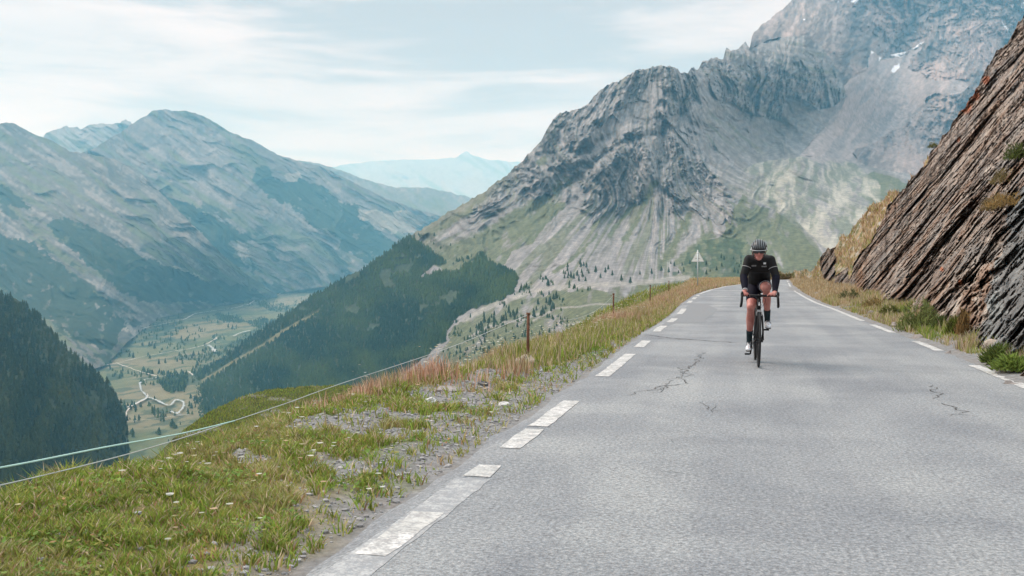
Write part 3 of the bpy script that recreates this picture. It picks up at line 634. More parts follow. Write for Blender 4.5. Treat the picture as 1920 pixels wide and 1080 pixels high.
# --- left mountains
def mk_left(name, x0, x1, nx, top, bot, ny, ctrl, forest, basec, jag, rough=1., seed=0., mat=None, fdir=(.65, 1.), pale=None):
    def wp(px, py): return 7*fbm(px*.04+seed, py*.04, .3, 6, .68), 6*fbm(px*.04, py*.04+seed, 5.3, 6, .68)
    def disp(px, py, D):
        u = px*fdir[0]-py*fdir[1]*.0+0*px; v = px*.6-py*.9   # across the fall line (down-right)
        wx = fbm(px*.008+seed, py*.008, 1.1, 3)
        return -rough*D/7000*(260*(ridged(v*.009+wx*.5, (px+py)*.0024, seed+.5, 5, .45)-.45)+45*(ridged(v*.06+wx*.6, (px*.9+py*.6)*.010, seed+2.5, 4)-.4))
    def col(px, py, Pt):
        wx, wy = wp(px, py); v = px*.6-py*.9; st = fbm(v*.075+seed, (px*.9+py*.6)*.009, 1.7, 5); f = fbm(px*.13, py*.13, 2.1+seed, 4)
        c = np.zeros(px.shape+(3,))+np.array(basec); c = mixv(c, np.array([.10, .12, .05]), sm(.05, .5, -st)*.7); c = mixv(c, np.array([.265, .24, .22]), sm(.1, .6, st+.3*f)*.6)
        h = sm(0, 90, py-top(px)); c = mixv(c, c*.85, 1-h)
        if pale:
            for p in pale: c = mixv(c, np.array([.32, .285, .24]), inpoly(px+wx, py+wy, p)*.8)
        fo = np.zeros(px.shape)
        for p in forest: fo = np.maximum(fo, inpoly(px+wx, py+wy, p)*1.)
        fo = np.maximum(fo, sm(.38, .48, fbm(v*.03+seed, (px+py)*.010, 7.1, 6, .62))*sm(90, 170, py-top(px))*.85); fo = fo*(1-.5*sm(.5, .62, fbm(px*.06, py*.06+seed, 3.1, 4)))
        c = mixv(c, [.016, .032, .016], fo*.97)
        return np.clip(c*(1+.2*f[..., None]), .01, 1)
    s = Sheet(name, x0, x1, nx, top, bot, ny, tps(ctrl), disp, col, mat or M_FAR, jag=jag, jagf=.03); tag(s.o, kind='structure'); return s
FL = [[(255,337),(275,345),(300,365),(350,375),(400,405),(430,430),(472,438),(470,452),(430,455),(400,445),(350,432),(320,405),(290,375)],
      [(378,440),(430,448),(455,490),(468,505),(440,500),(400,468)],[(318,452),(380,478),(440,508),(500,545),(450,550),(380,515)],
      [(480,315),(500,312),(530,345),(560,340),(600,345),(640,380),(670,385),(672,405),(700,430),(755,460),(720,480),(640,445),(600,430),(560,400),(535,378),(505,372),(480,345)],
      [(465,480),(485,500),(478,520)],[(640,430),(700,455),(760,470),(760,500),(690,490),(640,465)]]
L1_top = interp([(-40,330),(100,300),(170,282),(225,248),(255,228),(290,206),(310,205),(358,209),(395,224),(430,247),(470,262),(520,290),(560,302),(600,312),(650,336),(720,370),(780,393),(830,405),(900,440)])
L1_bot = interp([(-40,640),(300,585),(400,566),(520,550),(600,538),(900,528)])
L1_ctrl = [(170,282,9000),(300,205,9800),(470,262,10000),(600,312,10500),(830,405,11000),(900,440,11000),(300,400,8300),(420,450,8000),(500,552,8400),(620,500,9000),(700,480,9500),(200,560,6500),(560,400,9200),(0,600,6400),(300,585,6900),(0,330,8500),(700,530,9200),(880,530,10200)]
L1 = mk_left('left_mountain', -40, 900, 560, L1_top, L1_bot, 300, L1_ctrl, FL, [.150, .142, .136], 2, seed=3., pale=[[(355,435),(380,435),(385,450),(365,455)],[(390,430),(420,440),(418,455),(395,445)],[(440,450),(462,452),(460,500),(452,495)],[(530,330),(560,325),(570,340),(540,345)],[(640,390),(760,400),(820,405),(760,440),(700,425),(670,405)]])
FL2 = [[(88,418),(123,408),(187,432),(260,476),(327,502),(393,526),(480,540),(500,560),(420,570),(330,565),(262,562),(205,530),(150,480),(110,450)],
       [(-60,420),(0,440),(60,455),(120,500),(180,550),(205,575),(235,600),(210,660),(150,640),(90,600),(0,560),(-60,560)],[(-60,330),(0,345),(40,370),(60,395),(0,380),(-60,370)]]
L2_top = interp([(-560,150),(-300,180),(-60,225),(0,232),(22,230),(50,243),(62,252),(100,265),(130,283),(170,290),(220,300),(260,320),(290,350),(330,390),(370,430),(420,480),(470,520),(520,552)])
L2_bot = interp([(-560,800),(-60,730),(150,700),(200,684),(240,640),(300,596),(420,572),(520,556)])
L2_ctrl = [(-560,150,7600),(-560,450,5500),(-560,800,3300),(-60,225,7800),(0,232,7800),(100,265,7700),(240,310,7500),(330,390,7000),(420,480,6700),(520,552,8200),(-60,450,5800),(100,450,5700),(260,500,5700),(200,680,4000),(-60,720,3600),(300,596,6100),(420,572,7300),(0,580,4800)]
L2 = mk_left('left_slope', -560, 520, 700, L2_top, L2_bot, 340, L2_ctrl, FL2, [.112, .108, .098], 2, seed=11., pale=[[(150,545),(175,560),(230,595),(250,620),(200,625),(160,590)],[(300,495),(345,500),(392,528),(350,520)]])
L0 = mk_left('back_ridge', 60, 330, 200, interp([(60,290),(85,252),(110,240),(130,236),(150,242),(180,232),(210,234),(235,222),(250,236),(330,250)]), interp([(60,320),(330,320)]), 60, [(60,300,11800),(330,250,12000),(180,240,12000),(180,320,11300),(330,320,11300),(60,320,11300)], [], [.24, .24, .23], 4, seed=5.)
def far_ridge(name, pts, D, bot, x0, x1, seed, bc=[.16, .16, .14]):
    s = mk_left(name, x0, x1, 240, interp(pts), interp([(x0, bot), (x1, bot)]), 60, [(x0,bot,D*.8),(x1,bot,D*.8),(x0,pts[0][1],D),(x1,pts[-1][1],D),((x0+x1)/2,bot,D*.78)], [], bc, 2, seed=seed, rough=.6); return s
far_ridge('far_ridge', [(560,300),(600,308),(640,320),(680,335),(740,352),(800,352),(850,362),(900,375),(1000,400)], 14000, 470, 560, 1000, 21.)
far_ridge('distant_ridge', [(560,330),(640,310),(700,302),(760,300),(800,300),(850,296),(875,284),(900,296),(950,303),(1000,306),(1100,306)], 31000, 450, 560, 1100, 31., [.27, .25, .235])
# --- near wooded slope, lower left
NL_top = interp([(-560,250),(-80,500),(0,553),(30,560),(80,600),(130,660),(180,700),(215,735),(234,770),(240,800)])
NL_bot = interp([(-560,1500),(240,1500)])
NL_ctrl = [(-560,1500,560),(240,1500,700),(-80,1500,620),(-560,250,2200),(-560,700,1500),(-560,1060,900),(-80,500,2100),(0,553,2100),(130,655,2000),(234,770,1900),(240,900,1500),(100,850,1350),(0,850,1250),(-80,1060,1000),(240,1060,1200),(100,700,1700)]
def nl_disp(px, py, D): return -60*(ridged(px*.016+py*.004, py*.004, .5, 4)-.4)
def nl_col(px, py, Pt): f = fbm(px*.05, py*.05, 1.1, 4); return np.zeros(px.shape+(3,))+np.array([.035, .048, .022])*(1+.3*f[..., None])
NL = Sheet('wooded_slope', -560, 240, 320, NL_top, NL_bot, 200, tps(NL_ctrl), nl_disp, nl_col, M_MTN); tag(NL.o, kind='structure')
# --- grassy shoulders just below the verge
def kn_col(px, py, Pt):
    X_, Y_ = Pt[..., 0], Pt[..., 1]; n = fbm(X_*.25, Y_*.25, 1.1, 5); n2 = fbm(X_*1.5, Y_*1.5, 4.4, 4)
    c = np.zeros(px.shape+(3,))+np.array([.085, .105, .028]); c = mixv(c, [.16, .14, .05], sm(0, .5, n)); c = mixv(c, [.045, .055, .02], sm(.1, .5, -n2)); c = mixv(c, [.25, .24, .22], sm(.42, .6, n+.4*n2)); return np.clip(c, .01, 1)
M_KN = vcol_mat('shoulder_turf', 4, .3, bscale=5, bdist=.25, bstr=.9)
K1 = Sheet('grassy_shoulder', 270, 900, 220, interp([(270,880),(325,822),(345,806),(400,768),(450,745),(500,731),(560,725),(620,722),(680,724),(900,740)]), interp([(270,1000),(900,900)]), 90, tps([(270,880,26),(345,806,34),(500,731,48),(640,722,52),(900,740,55),(270,1000,18),(900,900,24),(500,850,28)]), lambda x, y, D: -(1.2*fbm(x*.012, y*.02, 1.1, 4)+.3*fbm(x*.08, y*.09, 2.1, 4)), kn_col, M_KN, jag=1.5, back=.8); tag(K1.o, kind='structure')
K2 = Sheet('grassy_shoulder', 1040, 1330, 120, interp([(1040,640),(1080,609),(1130,583),(1180,557),(1210,545),(1250,534),(1330,528)]), interp([(1040,700),(1330,640)]), 60, tps([(1040,640,60),(1130,583,85),(1210,545,110),(1330,528,120),(1040,700,40),(1330,640,70)]), lambda x, y, D: -(2.*fbm(x*.03, y*.04, 1.1, 4)), kn_col, M_KN, jag=1, back=.8); tag(K2.o, kind='structure')

# ================================================================== trees
def conifer_template(sides=6, tiers=3, seed=0):
    r = np.random.default_rng(seed); Vv, Ff = [], []
    for k in range(tiers):
        z0 = .10+.27*k*3/tiers; z1 = min(z0+.50, 1.0) if k < tiers-1 else 1.0; rad = .5*(1-.78*k/tiers); b0 = len(Vv)
        for i in range(sides):
            a = 2*math.pi*(i+.5*k)/sides; q = rad*(.7+.6*r.random()); Vv.append((math.cos(a)*q, math.sin(a)*q, z0+.06*r.random()))
        Vv.append((.03*(r.random()-.5), .03*(r.random()-.5), z1)); t = len(Vv)-1
        for i in range(sides): Ff.append((b0+i, b0+(i+1) % sides, t))
    return np.array(Vv), np.array(Ff)
TPL = [conifer_template(5, 3, s) for s in range(4)]
def forest(name, pts, h, label, cat='forest', c0=(.018, .042, .016), c1=(.080, .115, .028), ar=.56, cf=None):
    VV, FF, CC, off = [], [], [], 0; n = len(pts); w_ = rng.integers(0, 4, n)
    for k in range(4):
        idx = np.where(w_ == k)[0]; tv, tf = TPL[k]; m_ = len(idx)
        if not m_: continue
        a = rng.random(m_)*6.28; hh = h[idx]; ww = hh*ar*(.7+.6*rng.random(m_))
        x = (tv[None, :, 0]*np.cos(a)[:, None]-tv[None, :, 1]*np.sin(a)[:, None])*ww[:, None]; y = (tv[None, :, 0]*np.sin(a)[:, None]+tv[None, :, 1]*np.cos(a)[:, None])*ww[:, None]
        z = tv[None, :, 2]*hh[:, None]
        v = np.stack([x, y, z], -1)+pts[idx][:, None]; VV.append(v.reshape(-1, 3))
        FF.append((tf[None]+(np.arange(m_)*len(tv))[:, None, None]+off).reshape(-1, 3)); off += m_*len(tv)
        q = rng.random(m_)**1.5 if cf is None else np.clip(cf[idx]+.25*(rng.random(m_)-.5), 0, 1)
        cc = np.array(c0)[None]*(1-q[:, None])+np.array(c1)[None]*q[:, None]
        CC.append(np.repeat(cc, len(tv), 0))
    me = np_mesh(name, np.concatenate(VV), np.concatenate(FF), np.concatenate(CC), smooth=False)
    return tag(link(name, me, M_LEAF), label, cat, kind='stuff')
def scatter(sheet, poly, n, clear=None):
    xs = [p[0] for p in poly]; yy = [p[1] for p in poly]
    x = rng.uniform(min(xs), max(xs), n*3); y = rng.uniform(min(yy), max(yy), n*3)
    wx, wy = A_warp(x, y); k = inpoly(x+wx, y+wy, poly)
    if clear is not None: k &= clear(x, y)
    k &= (y > np.interp(x, sheet.xs, sheet.yt)) & (y < np.interp(x, sheet.xs, sheet.yb))
    x, y = x[k][:n], y[k][:n]
    return sheet.at(x, y), x, y
def clearA(x, y):
    d = dpath(x, y, [(360,728),(420,690),(480,655),(560,605),(620,572)]); f = fbm(x*.02, y*.03, 3.3, 3)
    return ((d > 3.2) | (x > 600)) & ~((f > .55) & (y < 620))
pA, xA, yA = scatter(A, FOREST_A, 20000, clearA)
forest('forest', pA, rng.uniform(7, 16, len(pA))*(.8+.4*rng.random(len(pA))), 'dark conifer wood covering the foot of the main grey mountain', cf=np.clip(.45+.9*fbm(xA*.012, yA*.02, 5.5, 3), 0, 1)*.9)
pN, xN, yN = scatter(NL, [(-560,240),(-80,480),(0,545),(60,560),(140,650),(232,755),(245,800),(245,1060),(-560,1060)], 15000)
forest('forest', pN, rng.uniform(9, 19, len(pN)), 'near steep slope of dark conifers at the left edge of the valley', cf=np.clip(.25+.9*fbm(xN*.02, yN*.014, 1.5, 3), 0, 1)*.8, c0=(.020, .036, .018), c1=(.060, .072, .022))
xe, ye = rng.uniform(740, 1120, 9000), rng.uniform(430, 680, 9000); wx_, wy_ = A_warp(xe, ye)
ke = inpoly(xe, ye, [(740,450),(800,440),(880,470),(960,500),(1010,520),(1110,500),(1120,540),(1060,560),(1110,600),(1000,650),(860,680),(800,680),(880,560)]) & (fbm(xe*.03, ye*.05, 5.9, 5)-.10*sm(600, 520, ye) > .22) & (rng.random(9000) < .42)
pe = A.at(xe[ke], ye[ke]); forest('forest', pe, rng.uniform(5, 13, len(pe))*np.clip(pe[:, 1]/2200, .5, 1.2), 'loose fringe of small conifers where the wood thins out into meadow and scree', ar=.55)
# valley and left slope woods
def polys_scatter(sheet, polys, n):
    a = [scatter(sheet, p, n)[0] for p in polys]; return np.concatenate(a)
pV = polys_scatter(V, VFOR[:6], 260); xv, yv = rng.uniform(150, 620, 9000), rng.uniform(560, 830, 9000); kv = (fbm(xv*.03, yv*.06, 5.5, 5) > .24) & (rng.random(9000) < .55)
pV = np.concatenate([pV, V.at(xv[kv], yv[kv])]); forest('forest', pV, rng.uniform(8, 22, len(pV)), 'clumps of dark conifers on the flat valley floor')
# single trees standing clear of the woods
def tree_proto():
    root = empty('conifer_tree'); tv, tf = conifer_template(8, 5, 9)
    V2 = tv.copy(); V2[:, :2] *= .42
    cr = link('crown', np_mesh('crown', V2, tf, np.zeros((len(V2), 3))+np.array([.04, .06, .026]), smooth=False), M_LEAF, root)
    V3, F3 = [], []
    for k, (z, r_) in enumerate(((-.05, .03), (.5, .018), (.9, .005))):
        for i in range(5): V3.append((math.cos(i*1.2566)*r_, math.sin(i*1.2566)*r_, z))
    for k in range(2):
        for i in range(5): F3.append((k*5+i, k*5+(i+1) % 5, k*5+5+(i+1) % 5, k*5+5+i))
    link('trunk', np_mesh('trunk', V3, F3), M_BARK, root)
    return root
proto = tree_proto(); first = [True]
def put_tree(p, h, rz, label, group):
    if first[0]: r_ = proto; first[0] = False
    else:
        r_ = proto.copy(); COL.objects.link(r_)
        for ch in list(proto.children): c = ch.copy(); COL.objects.link(c); c.parent = r_
    r_.location = p; r_.scale = (h*random.uniform(.85, 1.3), h*random.uniform(.85, 1.3), h); r_.rotation_euler = (0, 0, rz)
    tag(r_, label, 'tree', group)
def trees(sheet, poly, n, hr, label, group, pts=None):
    pt, x, y = scatter(sheet, poly, n) if pts is None else (sheet.at(np.array([p[0] for p in pts], float), np.array([p[1] for p in pts], float)), None, None)
    o_ = ['first', 'second', 'third', 'fourth', 'fifth', 'sixth', 'seventh', 'eighth', 'ninth', 'tenth']
    for i, p in enumerate(pt): put_tree(p, random.uniform(*hr), random.random()*6.28, label if (pts is None or len(pts) > 10) else 'small conifer on the grey slope left of the sign, %s from the left' % o_[i], group)
trees(A, [(955,545),(1000,520),(1060,500),(1130,490),(1150,510),(1100,530),(1010,545),(985,575)], 26, (9, 17), 'small dark conifer scattered on the pale scree above the green meadow', 'conifers scattered on the scree')
trees(A, [(985,590),(1020,560),(1060,560),(1050,580),(1000,600)], 16, (10, 18), 'dark conifer in the clump where scree meets the green meadow', 'conifers at the edge of the meadow')
trees(A, [(870,600),(940,585),(985,590),(960,620),(880,640)], 30, (10, 17), 'dark conifer on the bank between the wood and the meadow', 'conifers on the bank by the meadow')
trees(A, [(840,650),(900,625),(980,615),(1070,605),(1060,625),(980,650),(880,670)], 34, (7, 12), 'dark conifer of the near clump behind the fence posts', 'conifers of the near clump')
trees(A, [(760,440),(830,480),(870,450),(880,460),(900,440),(840,430)], 10, (9, 14), 'small conifer on the open slope above the wood', 'conifers above the wood')
trees(A, None, 0, (10, 15), 'lone small conifer on the grey slope left of the triangular sign', 'conifers left of the sign', pts=[(1076,524),(1104,514),(1126,522),(1148,518),(1165,528),(1182,532),(1200,516),(1222,515),(1240,509),(1254,512)])
trees(A, [(1240,500),(1290,490),(1390,480),(1395,515),(1250,520)], 22, (7, 13), 'small conifer on the lower mountain slope behind the sign', 'conifers behind the sign')
trees(V, None, 0, (22, 34), 'lone dark tree in the fields of the valley floor', 'trees in the valley fields', pts=[(290,655),(243,670),(250,672),(360,673),(363,668),(298,684),(310,682),(320,640),(340,638),(352,640),(280,650),(330,622),(420,606),(388,600),(428,615),(436,618),(460,640),(470,632),(560,574),(268,650)])

# ================================================================== grass
def blades(name, x, y, h, w_, col, label, cat, lean=.35, heads=None):
    n = len(x); z = gz(x, y)-.01
    a = rng.random(n)*6.28; lx = np.cos(a)*h*lean*rng.random(n); ly = np.sin(a)*h*lean*rng.random(n)
    b_ = rng.normal(0, .5, n); wx = np.cos(b_)*w_*.5; wy = np.sin(b_)*w_*.5
    p0 = np.stack([x-wx, y-wy, z], -1); p1 = np.stack([x+wx, y+wy, z], -1)
    p2 = np.stack([x-wx*.7+lx*.4, y-wy*.7+ly*.4, z+h*.6], -1); p3 = np.stack([x+wx*.7+lx*.4, y+wy*.7+ly*.4, z+h*.6], -1); p4 = np.stack([x+lx, y+ly, z+h*.97], -1)
    Vv = np.stack([p0, p1, p2, p3, p4], 1).reshape(-1, 3); o_ = np.arange(n)[:, None]*5
    Ff = np.concatenate([o_+np.array([0, 1, 3]), o_+np.array([0, 3, 2]), o_+np.array([2, 3, 4])])
    C = np.repeat(col, 5, 0)
    me = np_mesh(name, Vv, Ff, C, smooth=False); return tag(link(name, me, M_GRASS), label, cat, kind='stuff')
def pick(n, pal, wts):
    k = rng.choice(len(pal), n, p=np.array(wts)/sum(wts)); c = np.array(pal)[k]; return c*(1+.3*rng.normal(0, 1, (n, 1)).clip(-1.5, 1.5))
GREEN, OLIVE, STRAW, RUST, PINK = (.21, .30, .05), (.32, .32, .08), (.54, .43, .30), (.40, .22, .13), (.56, .35, .27)
def verge_scatter(n, y0, y1, power):
    u = rng.random(n); y = y0*(y1/y0)**(u**power); e = XED(y); l = LLINE(y)-.30
    x = e-.9+(l-e+.9)*rng.random(n); return x, y
# short turf on the left verge
x, y = verge_scatter(480000, 2.6, 110, 1.2)
nz = fbm(x*.9, y*.9, 1.1, 5); n2 = fbm(x*4, y*4, 3.1, 4); dl = LLINE(y)-x
tuft = fbm(x*5.5, y*5.5, 9.1, 3); far = sm(14, 26, y)
gravel = sm(1.05, .45, dl+.35*nz)*(1-.5*far); patch = gpatch(x, y, nz); patch2 = sm(.2, .45, nz)*.6*sm(3, 2, dl)
dens = 1-.93*np.clip(np.maximum(np.maximum(gravel, patch), patch2), 0, 1)
dens = np.where(dens < .6, dens*(.3+2.2*sm(.05, .45, tuft)), dens*(.55+.8*sm(-.5, .2, tuft)))
k = rng.random(len(x)) < dens; x, y, nz, n2, dl, tuft = x[k], y[k], nz[k], n2[k], dl[k], tuft[k]
h = (.016+.028*rng.random(len(x)))*(1+1.1*sm(-.1, .6, tuft))*(1+.03*y); h = h*(1+sm(.5, 0, x-XED(y))*.8)
colr = pick(len(x), [GREEN, OLIVE, STRAW, RUST], [5, 4, 1.6, .5])
br = (sm(.0, .45, fbm(x*1.1, y*1.1, 6.6, 4))*(.45+.55*sm(5, 9, y)))[:, None]; colr = colr*(1-br*.75)+pick(len(x), [STRAW, RUST, OLIVE], [3, 2, 3])*br*.75
ff = sm(16, 40, y)[:, None]; colr = colr*(1-ff*.8)+pick(len(x), [STRAW, OLIVE, PINK, RUST], [5, 2, 2, 1])*ff*.8
blades('turf_grass', x, y, h, .006*(1+.10*y), colr, 'short green and straw turf covering the left verge', 'grass', lean=1.1)
# taller dry stalks on the crest of the verge
x, y = verge_scatter(170000, 5.0, 125, .95); e = XED(y); l = LLINE(y)
band = np.clip((x-e)/(l-e), -.3, 1); pr = sm(8.5, 13, y)*sm(.75, .25, band-.45*sm(11, 20, y))+sm(7.0, 8.5, y)*sm(.32, .05, band)*.8
pr *= sm(-.6, .2, fbm(x*1.3, y*1.1, 4.2, 4)); pr *= 1-.9*sm(.95, .55, l-x)*(1-.6*sm(30, 60, y))
k = rng.random(len(x)) < np.clip(pr, 0, 1); x, y, band = x[k], y[k], band[k]
h = rng.uniform(.09, .28, len(x))*(.7+.5*sm(-.4, .4, fbm(x*.8, y*.8, 5.2, 3)))*np.where(y < 9.5, .85, 1)
tone = sm(-.1, .35, fbm(x*.35, y*.35, 2.7, 3)+.35*sm(12, 9, y)-.12*sm(11, 20, y))[:, None]
colr = pick(len(x), [OLIVE, GREEN, STRAW], [3, 2, 3])*(1-tone)+pick(len(x), [RUST, PINK, STRAW], [3, 4, 1.5])*tone
ff = sm(14, 30, y)[:, None]; colr = colr*(1-ff*.85)+pick(len(x), [STRAW, PINK, OLIVE, (.42, .27, .13)], [4, 2.5, 1.5, 3])*ff*.85
blades('tall_grass', x, y, h, .006*(1+.07*y), colr, 'tall dry reddish and straw grass along the drop of the left verge', 'grass', lean=.5)
# right verge
n = 90000; u = rng.random(n); y = 7*(125/7)**(u**.9); r_ = RLINE(y)+.28; x = r_+(XFOOT(y)+1.3-r_)*rng.random(n)**1.2
pr = sm(-.55, .2, fbm(x*2.2, y*1.4, 2.2, 4)); k = rng.random(n) < pr; x, y = x[k], y[k]
h = rng.uniform(.06, .22, len(x))*(.6+.9*sm(-.3, .5, fbm(x*1.4, y*1.2, 5.9, 3))); gg = sm(.0, .4, fbm(x*1.1, y*.6, 8.2, 3))[:, None]
colr = pick(len(x), [STRAW, OLIVE, RUST], [5, 3, .6])*(1-gg)+pick(len(x), [GREEN, OLIVE, STRAW], [4, 3, 1])*gg
ff = sm(25, 45, y)[:, None]; colr = colr*(1-ff*.8)+pick(len(x), [STRAW, (.40, .25, .11)], [4, 3])*ff*.8
blades('roadside_grass', x, y, h, .006*(1+.07*y), colr, 'straw and green grass between the right edge line and the rock face', 'grass', lean=.5)
# grass growing on the turf slope and the far bend
def sheet_blades(name, sheet, poly, n, hr, pal, wts, label, wd=.006, filt=None):
    xs = [p[0] for p in poly]; yy = [p[1] for p in poly]; X_ = rng.uniform(min(xs), max(xs), n); Y_ = rng.uniform(min(yy), max(yy), n); k = inpoly(X_, Y_, poly) & (Y_ > np.interp(X_, sheet.xs, sheet.yt)) & (Y_ < np.interp(X_, sheet.xs, sheet.yb))
    if filt is not None: k &= filt(X_, Y_)
    pt = sheet.at(X_[k], Y_[k]); m_ = len(pt); d = pt[:, 1]; h_ = rng.uniform(*hr, m_)
    a = rng.random(m_)*6.28; lx, ly = np.cos(a)*h_*.4, np.sin(a)*h_*.4; w2 = wd*(1+.06*d)
    p0 = pt+np.c_[-w2, 0*w2, -.03+0*w2]; p1 = pt+np.c_[w2, 0*w2, -.03+0*w2]; p2 = pt+np.c_[lx, ly, h_]
    Vv = np.stack([p0, p1, p2], 1).reshape(-1, 3); Ff = np.arange(m_*3).reshape(-1, 3)
    return tag(link(name, np_mesh(name, Vv, Ff, np.repeat(pick(m_, pal, wts), 3, 0), smooth=False), M_GRASS), label, 'grass', kind='stuff')
sheet_blades('slope_grass', rockface, [(1440,500),(1530,480),(1740,290),(1745,320),(1660,400),(1650,480),(1600,610),(1440,560)], 60000, (.08, .3), [(.52, .40, .27), (.42, .29, .17), OLIVE, RUST], [4, 3, 1.6, .8], 'dry golden grass on the slope left of the bare rock', filt=lambda a, b_: (rock_masks(a, b_) > .5) & (rng.random(a.shape) < sm(-.4, .1, fbm(a*.05, b_*.06, 3.1, 3))))
def clump(a, b_, r_): t = np.linspace(0, 6.28, 9)[:-1]; return [(a+r_*math.cos(q), b_+r_*.7*math.sin(q)) for q in t]
sheet_blades('shoulder_grass', K1, [(330,815),(400,760),(500,728),(700,718),(800,740),(700,800),(340,860)], 26000, (.03, .12), [OLIVE, GREEN, (.16,.19,.06)], [4, 4, 3], 'green grass on the rounded shoulder below the rope')
sheet_blades('shoulder_grass', K2, [(1050,635),(1130,580),(1210,542),(1300,525),(1300,600),(1100,640)], 12000, (.2, .5), [OLIVE, GREEN, STRAW], [5, 3, 1], 'olive grass on the small spur behind the second fence post')
# shrubs and tufts against the rock
M_BUSH = leafy('shrub_leaves', .2)
def bush(px, py, y, w_, h_, c, label, name='shrub', cat='shrub', n=1400, grp=None, up=.9):
    base = PY(np.array(px), np.array(py), y); root = empty(name, tuple(base))
    th = rng.random(n)*6.28; rr = np.sqrt(rng.random(n)); zz = rng.random(n)
    cx = rr*np.cos(th)*w_*.5*(1-.45*zz); cy = rr*np.sin(th)*w_*.5*(1-.45*zz); cz = zz*h_*(.75+.35*np.sin(th*3+px))*(1-.3*rr**2)
    s = .022+.03*rng.random(n)
    d = np.c_[cx*.8+rng.normal(0, .35, n)*w_, cy*.8+rng.normal(0, .35, n)*w_, np.full(n, up)*h_]; d /= np.linalg.norm(d, axis=1)[:, None]
    q = rng.normal(size=(n, 3)); sd_ = np.cross(d, q); sd_ /= np.linalg.norm(sd_, axis=1)[:, None]
    c0 = np.c_[cx, cy, cz]; p0 = c0-sd_*s[:, None]*.3; p1 = c0+sd_*s[:, None]*.3; p2 = c0+d*s[:, None]*2.8
    cc = np.array(c)[None]*(1+.3*rng.normal(0, 1, (n, 1))).clip(.4, 1.8)
    link('foliage', np_mesh('foliage', np.stack([p0, p1, p2], 1).reshape(-1, 3), np.arange(3*n).reshape(-1, 3), np.repeat(cc, 3, 0), smooth=False), M_BUSH, root)
    # a few woody stems
    V3, F3 = [], []
    for k in range(7):
        a = k*.9; tx, ty = math.cos(a)*w_*.3, math.sin(a)*w_*.3; b0 = len(V3)
        for i in range(4): V3.append((math.cos(i*1.57)*.006, math.sin(i*1.57)*.006, -.03))
        for i in range(4): V3.append((tx+math.cos(i*1.57)*.003, ty+math.sin(i*1.57)*.003, h_*.7))
        for i in range(4): F3.append((b0+i, b0+(i+1) % 4, b0+4+(i+1) % 4, b0+4+i))
    link('stem', np_mesh('stem', V3, F3), M_BARK, root)
    tag(root, label, cat, grp); return root
bush(1727, 622, 20.0, 1.0, .62, (.18, .21, .07), 'largest round green shrub at the foot of the rock face')
bush(1790, 628, 18.0, .30, .30, (.12, .14, .03), 'small yellow green tuft against the rock right of the large shrub', 'grass_tuft', 'plant', 500)
bush(1765, 622, 19.0, .28, .26, (.09, .12, .035), 'small green tuft just right of the large shrub', 'grass_tuft', 'plant', 500)
bush(1806, 628, 17.0, .25, .40, (.26, .17, .07), 'brownish tuft beside the yellow green tuft by the rock', 'grass_tuft', 'plant', 400)
bush(1900, 694, 12.2, .5, .17, (.20, .27, .06), 'bright green grass tuft at the right end of the verge', 'grass_tuft', 'plant', 900)
bush(1873, 680, 13.2, .40, .20, (.11, .15, .035), 'low green tuft left of the bright tuft at the verge end', 'grass_tuft', 'plant', 800)
bush(1670, 592, 25.0, .55, .25, (.13, .14, .04), 'olive tuft at the rock foot left of the large shrub', 'grass_tuft', 'plant', 700)
bush(1595, 566, 36.0, 1.0, .45, (.11, .12, .05), 'grey green low shrub on the far part of the right verge', 'shrub', 'shrub', 900)
bush(1640, 580, 29.0, .8, .3, (.30, .22, .09), 'straw coloured tuft on the right verge near the rock', 'grass_tuft', 'plant', 900)
def rock_tuft(px, py, w_, h_, c, label, n=500):
    p = rockface.at(np.array([px], float), np.array([py], float))[0]
    r_ = bush(px, py, p[1], w_, h_, c, label, 'grass_tuft', 'plant', n); r_.location = p+np.array([-.08, -.05, .0])
rock_tuft(1910, 300, .7, .5, (.10, .13, .035), 'green tuft growing high on the rock at the right edge', 700)
rock_tuft(1888, 345, .8, .4, (.20, .16, .07), 'yellowish tuft on a ledge below the highest green tuft')
rock_tuft(1872, 395, .7, .35, (.22, .16, .07), 'dry tuft lower on the rock ledge near the right edge')
rock_tuft(1752, 268, .7, .35, (.13, .14, .04), 'small tuft on the crest of the rock face')
rock_tuft(1893, 388, .9, .3, (.30, .20, .08), 'orange straw tuft beside the dry tuft on the ledge')

